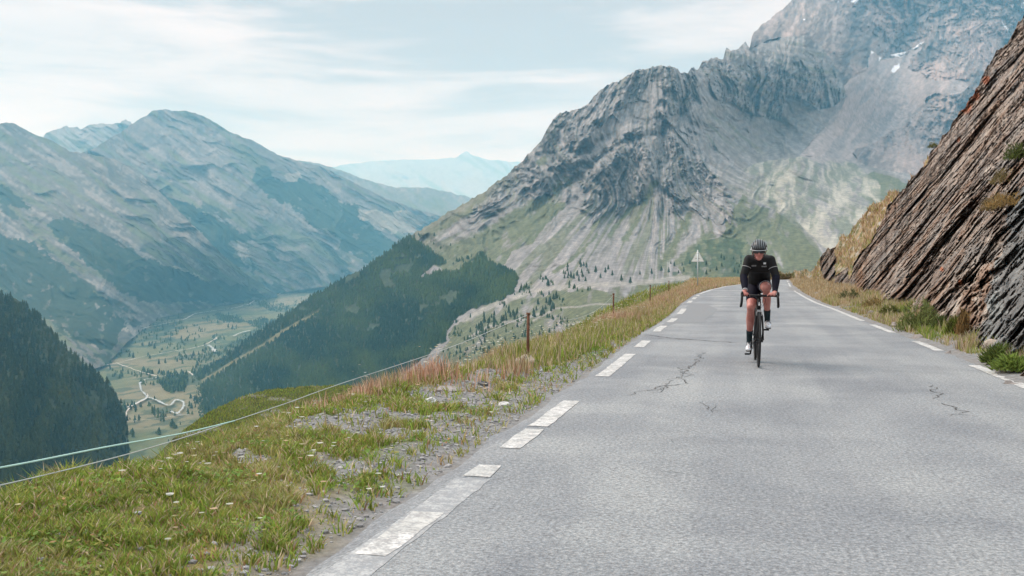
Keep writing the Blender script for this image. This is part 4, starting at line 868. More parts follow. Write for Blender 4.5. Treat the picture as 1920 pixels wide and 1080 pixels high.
# gravel and stones
def stone_tpl(seed):
    bm = bmesh.new(); bmesh.ops.create_icosphere(bm, subdivisions=1, radius=1); r = np.random.default_rng(seed)
    v = np.array([q.co[:] for q in bm.verts]); f = np.array([[w2.index for w2 in q.verts] for q in bm.faces]); bm.free()
    return v*(.75+.5*r.random((len(v), 1)))*np.array([1.05, .85, .62]), f
ST = [stone_tpl(i) for i in range(5)]
M_STONE = vcol_mat('grey_stone', 20, .25, bscale=40, bdist=.01, bstr=.6)
def stones(name, x, y, s, label, cols):
    VV, FF, CC, off = [], [], [], 0; k = rng.integers(0, 5, len(x)); z = gz(x, y)
    for i in range(5):
        q = np.where(k == i)[0]; tv, tf = ST[i]; a = rng.random(len(q))*6.28
        X_ = tv[None, :, 0]*np.cos(a)[:, None]-tv[None, :, 1]*np.sin(a)[:, None]; Y_ = tv[None, :, 0]*np.sin(a)[:, None]+tv[None, :, 1]*np.cos(a)[:, None]
        v = np.stack([X_*s[q][:, None]+x[q][:, None], Y_*s[q][:, None]+y[q][:, None], tv[None, :, 2]*s[q][:, None]+z[q][:, None]+s[q][:, None]*.15], -1)
        VV.append(v.reshape(-1, 3)); FF.append((tf[None]+(np.arange(len(q))*len(tv))[:, None, None]+off).reshape(-1, 3)); off += len(q)*len(tv); CC.append(np.repeat(cols[q], len(tv), 0))
    return tag(link(name, np_mesh(name, np.concatenate(VV), np.concatenate(FF), np.concatenate(CC), smooth=False), M_STONE), label, 'gravel', kind='stuff')
x, y = verge_scatter(46000, 2.8, 30, 1.0); nz = fbm(x*.9, y*.9, 1.1, 5); n2 = fbm(x*4, y*4, 3.1, 4); dl = LLINE(y)-x
pr = np.maximum(sm(1.0, .4, dl+.35*nz)*.5, gpatch(x, y, nz))+.03
k = (rng.random(len(x)) < pr); x, y = x[k], y[k]
stones('gravel', x, y, .004+.018*rng.random(len(x))**4, 'loose grey gravel and chips on the bare patches of the left verge', np.array([.30, .29, .285])[None]*(.6+.75*rng.random((len(x), 1))))
n = 5000; y = 7*(60/7)**rng.random(n); x = RLINE(y)+.25+rng.random(n)**1.5*1.3
stones('gravel', x, y, .01+.05*rng.random(n)**4, 'loose stones along the foot of the rock face', np.array([.27, .25, .23])[None]*(.5+.8*rng.random((n, 1))))
def boulder(px, py, w_, h_, c, label, seed, z=0.):
    g = G(px, py, z); v, f = ST[seed % 5]; bm = bmesh.new(); bmesh.ops.create_icosphere(bm, subdivisions=3, radius=1)
    for q in bm.verts:
        d = np.array(q.co[:]); k_ = 1+.35*float(fbm(d[0]*1.2+seed, d[1]*1.2, d[2]*1.2+3., 4)); q.co = Vector((d[0]*w_*.5*k_, d[1]*w_*.4*k_, max(d[2], -.4)*h_*.7*k_))
    me = bpy.data.meshes.new('rock'); bm.to_mesh(me); bm.free(); o = link('rock', me, simple('pale_rock', c, .85, var=.3, scale=9, bmp=.01)); o.location = (g[0], g[1], float(gz(g[0], g[1]))+h_*.2 if px < 1300 else g[2]+h_*.2); o.rotation_euler = (0, 0, seed)
    return tag(o, label, 'rock')
boulder(984, 686, .34, .13, (.42, .36, .32), 'largest pale pinkish rock at the foot of the nearest fence post', 1)
boulder(1008, 678, .22, .10, (.36, .34, .32), 'smaller grey rock right behind the nearest fence post', 2)
boulder(1040, 634, .45, .16, (.32, .27, .23), 'brownish stone in the grass between the two nearest posts', 3)
boulder(838, 735, .30, .07, (.27, .24, .23), 'grey rock ledge at the top of the gravel patch', 4)
boulder(806, 756, .16, .06, (.55, .54, .52), 'white flat stone left of the gravel patch', 5)
boulder(904, 726, .12, .05, (.10, .10, .10), 'small dark stone in the gravel patch', 6)
boulder(946, 757, .12, .04, (.5, .49, .47), 'small white stone near the edge line', 7)
boulder(1890, 694, .16, .10, (.42, .40, .36), 'pale stone beside the green tuft at the right verge end', 8)
boulder(1878, 700, .12, .06, (.40, .38, .35), 'flat pale stone nearest the right edge line', 9)
boulder(1862, 655, .25, .16, (.36, .30, .24), 'tan stone leaning at the rock foot', 10, .1)
boulder(1608, 553, .45, .22, (.45, .42, .38), 'white stone on the far right verge', 12, .1)
for i in range(14):
    yy_ = 11.5+i*1.7+random.uniform(-.5, .5); xx_ = float(XFOOT(yy_))+random.uniform(-.10, .12); w_ = random.uniform(.09, .24)
    bm = bmesh.new(); bmesh.ops.create_icosphere(bm, subdivisions=2, radius=1)
    for q in bm.verts:
        k_ = 1+.45*float(fbm(q.co.x*1.1+i*3, q.co.y*1.1, q.co.z*1.1+3., 3)); q.co = Vector((q.co.x*w_*.5*k_, q.co.y*w_*.38*k_, max(q.co.z, -.5)*w_*.38*k_))
    me = bpy.data.meshes.new('fallen_rock'); bm.to_mesh(me); bm.free()
    o = link('fallen_rock', me, M_FALL if i else None)
    if not i: M_FALL = simple('fallen_slate', (.25, .22, .20), .85, var=.35, scale=7, bmp=.01); me.materials.append(M_FALL)
    o.location = (xx_, yy_, float(gz(xx_, yy_))+w_*.12); o.rotation_euler = (.2*i, .1*i, i*1.3)
    tag(o, 'loose brown grey rock fallen at the foot of the rock face', 'rock', 'rocks fallen at the foot of the rock face')
# wild flowers
def flowers():
    x, y = verge_scatter(5200, 3.6, 26, .9); e = XED(y); band = (x-e)/(LLINE(y)-e)
    k = rng.random(len(x)) < (sm(.95, .4, band)*(.22+.8*sm(9, 12, y)*sm(.7, .2, band)))*sm(-.3, .4, fbm(x*1.5, y*1.5, 7.1, 3)); x, y, band = x[k], y[k], band[k]; n = len(x)
    z = gz(x, y)+np.where((y > 9) & (band < .5), rng.uniform(.18, .42, n), rng.uniform(.04, .1, n)); r_ = rng.uniform(.008, .02, n)*(1+.02*y)
    t = np.arange(6)*math.pi/3; ring = np.stack([np.cos(t), np.sin(t), .25*np.ones(6)], -1)
    Vv = np.concatenate([np.stack([x, y, z], -1)[:, None], np.stack([x, y, z], -1)[:, None]+ring[None]*r_[:, None, None]], 1)
    f = np.array([[0, 1+i, 1+(i+1) % 6] for i in range(6)]); Ff = (f[None]+(np.arange(n)*7)[:, None, None]).reshape(-1, 3)
    C = np.repeat(pick(n, [(.62, .62, .52), (.55, .50, .30), (.5, .36, .24)], [5, 2, 2]), 7, 0).clip(0, .75)
    tag(link('wildflowers', np_mesh('wildflowers', Vv.reshape(-1, 3), Ff, C, smooth=False), M_GRASS), 'small white and cream flower heads dotted over the left verge', 'flowers', kind='stuff')
flowers()

# ================================================================== small-object mesh helpers
def tube(pts, r, n=8, closed=False, caps=True):
    """returns V,F of a tube along pts; r scalar or list"""
    pts = [Vector(p) for p in pts]; m_ = len(pts); rr = [r]*m_ if isinstance(r, (int, float)) else r
    Vv, Ff = [], []; up = Vector((0, 0, 1)); prev = None
    for i, p in enumerate(pts):
        a = pts[(i-1) % m_] if (closed or i > 0) else p; b_ = pts[(i+1) % m_] if (closed or i < m_-1) else p
        t = (b_-a).normalized(); ref = prev if prev is not None else (up if abs(t.dot(up)) < .95 else Vector((1, 0, 0)))
        u = (ref-t*ref.dot(t)).normalized(); prev = u; v = t.cross(u)
        for k in range(n): q = 2*math.pi*k/n; Vv.append(p+(u*math.cos(q)+v*math.sin(q))*rr[i])
    for i in range(m_ if closed else m_-1):
        j = (i+1) % m_
        for k in range(n): Ff.append((i*n+k, i*n+(k+1) % n, j*n+(k+1) % n, j*n+k))
    if caps and not closed: Ff.append(tuple(range(n))[::-1]); Ff.append(tuple((m_-1)*n+k for k in range(n)))
    return Vv, Ff
def join(parts):
    V_, F_ = [], []
    for v, f in parts: o_ = len(V_); V_ += [tuple(q) for q in v]; F_ += [tuple(i+o_ for i in g) for g in f]
    return V_, F_
def pymesh(name, vf, mat, parent=None, smooth=True):
    me = bpy.data.meshes.new(name); me.from_pydata([tuple(v) for v in vf[0]], [], vf[1]); me.update()
    me.polygons.foreach_set('use_smooth', [smooth]*len(me.polygons)); return link(name, me, mat, parent)
def box(c, s, rot=None):
    M = Matrix.Translation(c) @ (rot if rot else Matrix.Identity(4)); V_ = [M @ Vector((sx*s[0]/2, sy*s[1]/2, sz*s[2]/2)) for sx in (-1, 1) for sy in (-1, 1) for sz in (-1, 1)]
    return V_, [(0, 1, 3, 2), (4, 6, 7, 5), (0, 4, 5, 1), (2, 3, 7, 6), (0, 2, 6, 4), (1, 5, 7, 3)]
def arc(c, r, a0, a1, n, plane='yz', x=0):
    return [(x, c[0]+r*math.cos(a0+(a1-a0)*i/n), c[1]+r*math.sin(a0+(a1-a0)*i/n)) for i in range(n+1)]
# broad-leaved weeds low in the turf
def weeds():
    x, y = verge_scatter(60000, 2.8, 28, 1.1); q = fbm(x*2.2, y*2.2, 4.9, 4); k = (rng.random(len(x)) < sm(.0, .35, q))*(gpatch(x, y, fbm(x*.9, y*.9, 1.1, 5)) < .3)*(LLINE(y)-x > .45); k = k.astype(bool); x, y = x[k], y[k]; n = len(x)
    z = gz(x, y)+rng.uniform(.005, .05, n); a = rng.random(n)*6.28; l_ = rng.uniform(.010, .026, n)*(1+.03*y); w2 = l_*.38
    d = np.c_[np.cos(a), np.sin(a), rng.uniform(-.2, .7, n)]; sd_ = np.c_[-np.sin(a), np.cos(a), rng.normal(0, .3, n)]; c = np.c_[x, y, z]
    Vv = np.stack([c-d*l_[:, None]*.5, c+sd_*w2[:, None], c+d*l_[:, None]*.7, c-sd_*w2[:, None]], 1).reshape(-1, 3)
    col = pick(n, [(.16, .27, .05), (.22, .30, .07), (.30, .29, .09), (.36, .20, .10)], [5, 3, 2, .6])
    tag(link('leafy_weeds', np_mesh('leafy_weeds', Vv, np.arange(n*4).reshape(-1, 4), np.repeat(col, 4, 0), smooth=False), M_GRASS), 'low broad leaved weeds mixed into the turf of the left verge', 'weeds', kind='stuff')
weeds()
# two tiny farmhouses on the valley floor
M_WALL = simple('pale_render', (.60, .58, .54), .9); M_ROOF = simple('slate_roof', (.22, .21, .21), .8)
for (px, py, w_, lb) in ((549, 541, 26, 'tiny pale farmhouse at the far end of the valley'), (321, 727, 13, 'small pale farmhouse beside the river in the valley')):
    p = V.at(np.array([px], float), np.array([py], float))[0]; r_ = empty('farmhouse', tuple(p), (0, 0, .6)); h_ = w_*.4
    pymesh('wall', box((0, 0, h_/2), (w_, w_*.6, h_)), M_WALL, r_, False)
    pymesh('roof', ([(-w_*.55, -w_*.36, h_), (w_*.55, -w_*.36, h_), (w_*.55, w_*.36, h_), (-w_*.55, w_*.36, h_), (-w_*.55, 0, h_*1.7), (w_*.55, 0, h_*1.7)], [(0, 1, 5, 4), (2, 3, 4, 5), (0, 4, 3), (1, 2, 5), (3, 2, 1, 0)]), M_ROOF, r_, False)
    tag(r_, lb, 'house')
# ---- fence posts and ropes
M_RUST = simple('rusty_steel', (.16, .075, .045), .8, .3, var=.35, scale=25)
M_ROPE = simple('white_cord', (.46, .48, .47), .7, var=.1)
M_CORD = simple('pale_green_cord', (.45, .66, .60), .7, var=.1)
def post(px, y, x, h, label):
    z0 = float(gz(x, y)); root = empty('fence_post', (x, y, z0))
    r_ = .019
    shaft = tube([(0, 0, -.1), (0, 0, h*.5), (.004, 0, h)], [r_, r_, r_], 8); pymesh('shaft', shaft, M_RUST, root)
    pymesh('cap', tube([(.004, 0, h-.015), (.004, 0, h+.012)], .026, 8), M_RUST, root)
    hook = tube([(-.02, -.02, h-.05), (-.05, -.03, h-.045), (-.06, -.03, h-.02)], .005, 5); pymesh('hook', hook, M_RUST, root)
    tag(root, label, 'post', 'rusty posts along the left verge'); return root
PX = [(990, 11.8, 688, 588), (1150, 22.4, 602, 551), (1219, 33.7, 569, 535), (1254, 45., 553, 527)]
tops = []
for (px, y, by, ty), lb in zip(PX, ['nearest and tallest rusty fence post beside the pale rocks', 'second rusty fence post, in straw grass on the verge', 'third rusty fence post, thin and half hidden in dry grass', 'farthest rusty fence post, left of the triangular sign']):
    b0 = PY(np.array(px), np.array(by), y); t0 = PY(np.array(px), np.array(ty), y); zz = float(gz(b0[0], y)); post(px, y, float(b0[0]), float(t0[2]-zz), lb); tops.append(t0)
def cat_pts(a, b_, sag, n=40):
    a, b_ = np.array(a), np.array(b_); return [tuple(a+(b_-a)*t-np.array([0, 0, sag*4*t*(1-t)])) for t in np.linspace(0, 1, n)]
# main rope: fitted through the points where it is seen
yr_ = [(990, 590, 11.8), (850, 649, 9.9), (640, 719, 7.75), (540, 755, 6.9), (430, 792, 6.1), (330, 825, 5.5), (200, 862, 4.85), (0, 910, 4.1), (-250, 960, 3.3)]
rp = [PY(np.array(a), np.array(b_), c) for a, b_, c in yr_]; rp.append(np.array([-4.1, 0.5, .62]))
def smooth_path(pts, n=12):
    pts = [Vector(p) for p in pts]; out = []
    for i in range(len(pts)-1):
        p0, p1, p2, p3 = pts[max(i-1, 0)], pts[i], pts[i+1], pts[min(i+2, len(pts)-1)]
        for k in range(n): t = k/n; out.append(.5*((2*p1)+(p2-p0)*t+(2*p0-5*p1+4*p2-p3)*t*t+(3*p1-p0-3*p2+p3)*t**3))
    out.append(pts[-1]); return out
tag(pymesh('rope', tube(smooth_path(rp), .0033, 6), M_ROPE), 'thin white rope sagging from the nearest post down along the grass', 'rope')
cp = [PY(np.array(a), np.array(b_), c) for a, b_, c in [(440, 789, 6.15), (340, 813, 5.3), (200, 838, 4.4), (0, 877, 3.6), (-250, 915, 2.9)]]; cp.append(np.array([-4.0, .5, .8]))
tag(pymesh('cord', tube(smooth_path(cp), .0045, 6), M_CORD), 'second pale green cord above the white rope at the left edge', 'rope')
for i in range(3):
    tag(pymesh('fence_wire', tube(cat_pts(tops[i]-np.array([0, 0, .03]), tops[i+1]-np.array([0, 0, .03]), .25), .0025, 4), M_ROPE), ['thin wire between the nearest and second post', 'thin wire between the second and third post', 'thin wire between the third and farthest post'][i], 'wire')
# ---- triangular sign (seen from behind)
M_SIGN = simple('sign_back_grey', (.90, .93, .88), .5, 0, var=.03)
M_GALV = simple('galvanised_steel', (.46, .50, .50), .5, .5, var=.1)
sy = 60.; sb = PY(np.array(1308), np.array(541), sy); sr = empty('road_sign', (float(sb[0]), sy, 0))
pymesh('pole', tube([(0, 0, -.3), (0, 0, 2.38)], .035, 10), M_GALV, sr)
tr = []
zc = 1.66; hw = .39; ht = .69; cr = .04
corners = [(-hw, zc), (hw, zc), (0, zc+ht)]
cen = (0, zc+ht/3)
for i, (a, b_) in enumerate(corners):
    for j in (-1, 0, 1):
        nx_, nz_ = corners[(i+j) % 3] if j else (cen[0], cen[1]); d = Vector((nx_-a, nz_-b_)).normalized() if j else None
        if j == 0: d = Vector((cen[0]-a, cen[1]-b_)).normalized()*.75
        tr.append((a+d[0]*cr, b_+d[1]*cr))
def prism(poly, y0, y1):
    n = len(poly); V_ = [(a, y0, b_) for a, b_ in poly]+[(a, y1, b_) for a, b_ in poly]
    return V_, [tuple(range(n)), tuple(range(2*n-1, n-1, -1))]+[(i, n+i, n+(i+1) % n, (i+1) % n) for i in range(n)]
tr2 = []
for i in range(3): tr2 += [tr[i*3+0], tr[i*3+1], tr[i*3+2]]
pymesh('sign_panel', prism(tr2, .04, .05), M_SIGN, sr, False)
rim = [(a, .045, b_) for a, b_ in tr2]; pymesh('rim', tube(rim, .012, 6, closed=True), M_GALV, sr)
pymesh('bracket', join([box((0, .035, 1.86), (.30, .02, .035)), box((0, .035, 2.15), (.14, .02, .035))]), M_GALV, sr, False)
tag(sr, 'triangular warning sign on a grey pole, seen from its pale back', 'road sign')

# ================================================================== bicycle
CX, CY = .21, 12.27
M_BLK = simple('black_carbon', (.008, .008, .010), .5, 0, .25, var=.1); M_TYRE = simple('tyre_rubber', (.018, .018, .019), .85)
M_ALU = simple('alloy', (.35, .36, .37), .35, .8); M_WHT = simple('white_marking', (.72, .74, .76), .5); M_TAPE = simple('bar_tape', (.015, .015, .016), .8)
bk = empty('bicycle', (CX, CY, 0), (0, R(.8), R(1.5)))
def circ(c, r, n=48): return [(0, c[0]+r*math.cos(2*math.pi*i/n), c[1]+r*math.sin(2*math.pi*i/n)) for i in range(n)]
def wheel(yc, label=None):
    wroot = pymesh('wheel', join([tube(circ((yc, .335), .302), .011, 8, closed=True), tube(circ((yc, .335), .312), .010, 8, closed=True)]), M_BLK, bk)
    pymesh('tyre', tube(circ((yc, .335), .3225), .0135, 10, closed=True), M_TYRE, wroot)
    pymesh('hub', tube([(-.05, yc, .335), (-.035, yc, .335), (-.03, yc, .335), (.03, yc, .335), (.05, yc, .335)], [.018, .02, .012, .02, .018], 10), M_BLK, wroot)
    sp = []
    for i in range(20):
        a = 2*math.pi*i/20; sx_ = .028 if i % 2 else -.028; sp.append(tube([(sx_, yc+.018*math.cos(a+.6), .335+.018*math.sin(a+.6)), (0, yc+.30*math.cos(a), .335+.30*math.sin(a))], .0013, 4))
    pymesh('spokes', join(sp), M_BLK, wroot)
wheel(0.0); wheel(.99)
BB = (0, .59, .27)
pymesh('frame', join([tube([(0, .105, .70), (0, .145, .845)], .023, 10), tube([(0, .115, .72), BB], [.024, .028], 10), tube([(0, .14, .81), (0, .745, .765)], .018, 10), tube([BB, (0, .755, .80)], .018, 10), tube([(-.045, .59, .27), (.045, .59, .27)], .024, 10)]
    + [tube([(s*.03, .60, .27), (s*.035, .72, .29), (s*.065, .99, .335)], .010, 8) for s in (-1, 1)]+[tube([(s*.012, .75, .76), (s*.06, .99, .335)], .008, 8) for s in (-1, 1)]), M_BLK, bk)
fk = pymesh('fork', join([tube([(0, .105, .70), (0, .095, .675)], .024, 10)]+[tube([(s*.012, .10, .69), (s*.036, .085, .63), (s*.048, .045, .48), (s*.052, 0, .335)], [.014, .014, .012, .009], 8) for s in (-1, 1)]), M_BLK, bk)
pymesh('front_brake', join([box((0, .07, .695), (.05, .03, .03)), box((-.028, .065, .66), (.012, .025, .05)), box((.028, .065, .66), (.012, .025, .05))]), M_ALU, bk, False)
pymesh('head_badge', join([box((0, .094, .775), (.022, .004, .03)), box((0, .101, .80), (.014, .004, .012))]), M_WHT, bk, False)
pymesh('stem', join([tube([(0, .145, .845), (0, .152, .885)], .018, 10), tube([(0, .150, .872), (0, .045, .885)], [.017, .019], 10), box((0, .04, .885), (.045, .03, .04))]), M_BLK, bk)
hb = [(-.215, .03, .885), (-.19, .035, .887), (0, .04, .886), (.19, .035, .887), (.215, .03, .885)]
def drop(s): return [(s*.18, .038, .886), (s*.205, .02, .886), (s*.213, -.03, .880), (s*.215, -.07, .862), (s*.217, -.085, .825), (s*.220, -.07, .785), (s*.223, -.035, .760), (s*.225, .03, .752)]
pymesh('handlebar', join([tube([(-.19, .037, .886), (0, .04, .886), (.19, .037, .886)], [.0125, .0155, .0125], 10)]), M_BLK, bk)
for s in (-1, 1):
    pymesh('bar_drop', tube(drop(s), .0155, 10), M_TAPE, bk)
    lv = pymesh('brake_hood', tube([(s*.213, -.03, .885), (s*.213, -.07, .895), (s*.213, -.105, .912), (s*.213, -.118, .935)], [.017, .019, .018, .012], 10), M_TAPE, bk)
    pymesh('brake_lever', tube([(s*.213, -.112, .905), (s*.216, -.125, .86), (s*.218, -.118, .80), (s*.219, -.10, .765)], [.010, .009, .008, .006], 6), M_BLK, bk)
pymesh('cables', join([tube([(s*.05, .02, .875), (s*.035, -.03, .84), (s*.03, .0, .78), (0, .09, .74)], .0025, 5) for s in (-1, 1)]+[tube([(.03, .0, .87), (.07, -.01, .85), (.07, .04, .80), (.02, .11, .73)], .0025, 5)]), M_BLK, bk)
pymesh('seatpost', tube([(0, .755, .80), (0, .79, .915)], .0135, 10), M_BLK, bk)
sv, sf = [], []
for i, (yy_, w_, z_) in enumerate([(.66, .018, .925), (.70, .022, .93), (.77, .035, .93), (.84, .065, .932), (.90, .072, .938), (.93, .05, .94)]):
    for k in range(8): a = math.pi*2*k/8; sv.append((w_*math.cos(a), yy_, z_+.02*math.sin(a)))
for i in range(5):
    for k in range(8): sf.append((i*8+k, i*8+(k+1) % 8, i*8+8+(k+1) % 8, i*8+8+k))
sf += [tuple(range(8)), tuple(range(47, 39, -1))]
pymesh('saddle', (sv, sf), M_BLK, bk)
# cranks: rider's right foot (image left) down, left foot up. drivetrain on rider's right = image left (-x)
ca = R(15)
pu = (.59-.17*math.sin(ca), .27+.17*math.cos(ca)); pd = (.59+.17*math.sin(ca), .27-.17*math.cos(ca))
pymesh('crank_arm', tube([(-.065, .59, .27), (-.075, pd[0], pd[1])], [.014, .010], 8), M_BLK, bk); pymesh('crank_arm', tube([(.065, .59, .27), (.075, pu[0], pu[1])], [.014, .010], 8), M_BLK, bk)
pymesh('pedal', box((-.115, pd[0], pd[1]), (.065, .07, .018)), M_BLK, bk, False); pymesh('pedal', box((.115, pu[0], pu[1]), (.065, .07, .018)), M_BLK, bk, False)
pymesh('chainring', tube([(-.050, BB[1]+.09*math.cos(a), .27+.09*math.sin(a)) for a in np.linspace(0, 6.2832, 33)[:-1]], .006, 6, closed=True), M_ALU, bk)
pymesh('chain', join([tube([(-.050, .60, .36), (-.045, .99, .37)], .004, 5), tube([(-.050, .60, .18), (-.045, .96, .24), (-.045, .99, .30)], .004, 5)]), M_ALU, bk)
pymesh('rear_derailleur', join([tube([(-.05, .99, .33), (-.05, 1.0, .27), (-.05, .97, .20)], .010, 6)]), M_BLK, bk)
pymesh('bottle', tube([(0, .40, .46), (0, .47, .60)], .035, 12), simple('dark_bottle', (.03, .03, .035), .4), bk)
tag(bk, 'black road racing bicycle with drop handlebar ridden towards the viewer', 'bicycle')

# ================================================================== rider
def caps(a, b_, ra, rb, fx=1., fy=1., n=16):
    a, b_ = Vector(a), Vector(b_); t = (b_-a); Lg = t.length; t.normalize(); ref = Vector((1, 0, 0)) if abs(t.x) < .9 else Vector((0, 0, 1))
    u = (ref-t*ref.dot(t)).normalized(); v = t.cross(u); Vv, Ff = [], []; rings = []
    for i in range(5): q = math.pi/2*(1-i/5); rings.append((a-t*ra*math.sin(q), ra*math.cos(q)))
    rings.append((a, ra)); rings.append(((a+b_)/2, (ra+rb)/2)); rings.append((b_, rb))
    for i in range(1, 6): q = math.pi/2*i/5; rings.append((b_+t*rb*math.sin(q), rb*math.cos(q)))
    for c, r_ in rings:
        r_ = max(r_, .0008)
        for k in range(n): q = 2*math.pi*k/n; Vv.append(c+u*math.cos(q)*r_*fx+v*math.sin(q)*r_*fy)
    m_ = len(rings)
    for i in range(m_-1):
        for k in range(n): Ff.append((i*n+k, i*n+(k+1) % n, (i+1)*n+(k+1) % n, (i+1)*n+k))
    Ff.append(tuple(range(n))[::-1]); Ff.append(tuple((m_-1)*n+k for k in range(n))); return Vv, Ff
def remeshed(name, parts, mat, parent, voxel=.006, sm_it=4, fac=.5):
    me = bpy.data.meshes.new(name); vf = join(parts); me.from_pydata(vf[0], [], vf[1]); me.update()
    o = bpy.data.objects.new('tmp', me); COL.objects.link(o)
    m1 = o.modifiers.new('r', 'REMESH'); m1.mode = 'VOXEL'; m1.voxel_size = voxel; m1.use_smooth_shade = True
    m2 = o.modifiers.new('s', 'SMOOTH'); m2.factor = fac; m2.iterations = sm_it
    dg = bpy.context.evaluated_depsgraph_get(); dg.update(); ev = o.evaluated_get(dg)
    m3 = bpy.data.meshes.new_from_object(ev); m3.name = name; bpy.data.objects.remove(o)
    m3.polygons.foreach_set('use_smooth', [True]*len(m3.polygons))
    return link(name, m3, mat, parent)
m, b = new_mat('skin'); M_SKIN = m; co = objco()
setc(b, mixc(mapr(noise_(co, 9, 4), .35, .65), (.42, .15, .125), (.52, .235, .195)), .5, 0, .4); b.inputs['Subsurface Weight'].default_value = .08; b.inputs['Subsurface Radius'].default_value = (.02, .008, .004)
def Wp(zx, zy, yl):       # enlarged-crop coordinate -> rider space (origin: front tyre contact)
    p = PY(np.array(1340+zx/3.856), np.array(420+zy/3.856), CY+yl); return Vector((p[0]-CX, yl, p[2]))
rd = None
K = {}
K['hd'] = Wp(320, 195, .16); K['neck'] = Wp(320, 245, .34)
K['shL'] = Wp(249, 256, .36); K['shR'] = Wp(403, 260, .36)
K['elL'] = Wp(210, 374, .30); K['elR'] = Wp(444, 382, .30)
K['wrL'] = Wp(219, 478, .11); K['wrR'] = Wp(436, 488, .11)
K['hipL'] = Wp(292, 440, .78); K['hipR'] = Wp(350, 440, .78)
K['knL'] = Wp(262, 600, .46); K['knR'] = Wp(374, 460, .36)
K['anL'] = Wp(250, 857, .76); K['anR'] = Wp(381, 704, .66)
V3 = Vector
def hand(s, wr):
    """hand lying over the bar top: palm, four fingers wrapped over the bar, thumb below"""
    parts = []; inn = -s  # fingers point outwards/forwards, knuckles towards the viewer
    c = V3((s*.165, .045, .908)); parts.append(caps(wr, c+V3((s*.018, .02, .004)), .024, .028, 1.1, .8))
    parts.append(caps(c+V3((s*.022, .012, .0)), c+V3((-s*.026, .010, -.002)), .022, .020, 1, .9))
    for i in range(4):
        bx = c+V3((s*(.030-.020*i), -.004, .006)); ln = (.030, .035, .033, .026)[i]; r_ = (.0090, .0095, .0090, .0080)[i]
        p1 = bx+V3((0, -ln*.8, .004)); p2 = p1+V3((0, -.012, -.020)); p3 = p2+V3((0, .014, -.016))
        parts += [caps(bx, p1, r_, r_*.95, n=8), caps(p1, p2, r_*.95, r_*.88, n=8), caps(p2, p3, r_*.88, r_*.75, n=8)]
    t0 = c+V3((-s*.028, .012, -.004)); t1 = t0+V3((-s*.022, -.014, -.010)); t2 = t1+V3((-s*.008, -.018, -.012))
    parts += [caps(t0, t1, .011, .010, n=8), caps(t1, t2, .010, .008, n=8)]
    return parts
hc = K['hd']
body = []
# trunk
chest = (K['shL']+K['shR'])/2+V3((0, .06, -.05)); pel = (K['hipL']+K['hipR'])/2; waist = chest.lerp(pel, .6)+V3((0, 0, .03))
body += [caps(chest+V3((-.06, 0, 0)), chest+V3((.06, 0, 0)), .115, .115), caps(chest, waist, .125, .105, 1.15, .85), caps(waist, pel, .110, .12, 1.15, .9)]
body += [caps(K['neck']+V3((0, .05, -.03)), hc+V3((0, .03, -.02)), .058, .052)]
body += [caps(hc+V3((0, .02, .015)), hc+V3((0, -.005, .015)), .082, .080, .92, 1.1), caps(hc+V3((0, -.015, -.03)), hc+V3((0, -.045, -.085)), .062, .036, 1.0, .9)]
body += [caps(hc+V3((0, -.085, -.015)), hc+V3((0, -.105, -.052)), .008, .013, n=8), caps(hc+V3((-.02, -.083, -.072)), hc+V3((.02, -.083, -.072)), .006, .006, n=8)]
body += [caps(hc+V3((s*.078, .015, -.02)), hc+V3((s*.080, .02, -.05)), .012, .008, .6, 1, n=8) for s in (-1, 1)]
for s, q in ((-1, 'L'), (1, 'R')):
    sh, elb, wr = K['sh'+q], K['el'+q], K['wr'+q]
    body += [caps(chest+V3((s*.06, -.02, .03)), sh, .075, .058), caps(sh, elb, .052, .041), caps(elb, elb.lerp(wr, .3), .041, .042), caps(elb.lerp(wr, .3), wr, .042, .026)]
    body += hand(s, wr)
    hp, kn, an = K['hip'+q], K['kn'+q], K['an'+q]
    body += [caps(hp, hp.lerp(kn, .5), .090, .082), caps(hp.lerp(kn, .5), kn, .082, .055), caps(kn+V3((0, -.008, 0)), kn.lerp(an, .12), .053, .046), caps(kn.lerp(an, .12)+V3((0, .012, 0)), kn.lerp(an, .35)+V3((0, .02, 0)), .046, .054), caps(kn.lerp(an, .35)+V3((0, .02, 0)), kn.lerp(an, .7), .054, .036), caps(kn.lerp(an, .7), an, .036, .030)]
    foot_d = V3((s*.012, -.15, -.07 if s < 0 else -.055)); body += [caps(an+V3((0, .02, -.03)), an+foot_d, .030, .026)]
person = remeshed('person', body, M_SKIN, None, .0055, 3)
person.location = (CX, CY, 0)
M_JER = simple('black_jersey', (.011, .011, .012), .75, 0, .25, var=.2, scale=20); M_NAVY = simple('navy_lycra', (.006, .006, .014), .75, 0, .12, var=.2); M_GREY = simple('grey_trim', (.35, .35, .36), .6)
jer = []; G_ = .009
jer += [caps(chest+V3((-.062, 0, 0)), chest+V3((.062, 0, 0)), .122, .122), caps(chest, waist, .135, .115, 1.2, .85), caps(waist, waist.lerp(pel, .6), .117, .122, 1.2, .9)]
jer += [caps(K['neck']+V3((0, .03, -.04)), K['neck']+V3((0, -.02, -.02)), .074, .062)]
for s, q in ((-1, 'L'), (1, 'R')):
    sh, elb, wr = K['sh'+q], K['el'+q], K['wr'+q]
    jer += [caps(K['neck']+V3((s*.03, .0, -.035)), sh+V3((-s*.01, 0, .0)), .062, .060), caps(chest+V3((s*.06, -.02, .0)), sh, .084, .062), caps(sh, elb, .062, .050)]
jersey = remeshed('jersey', jer, M_JER, person, .006, 4)
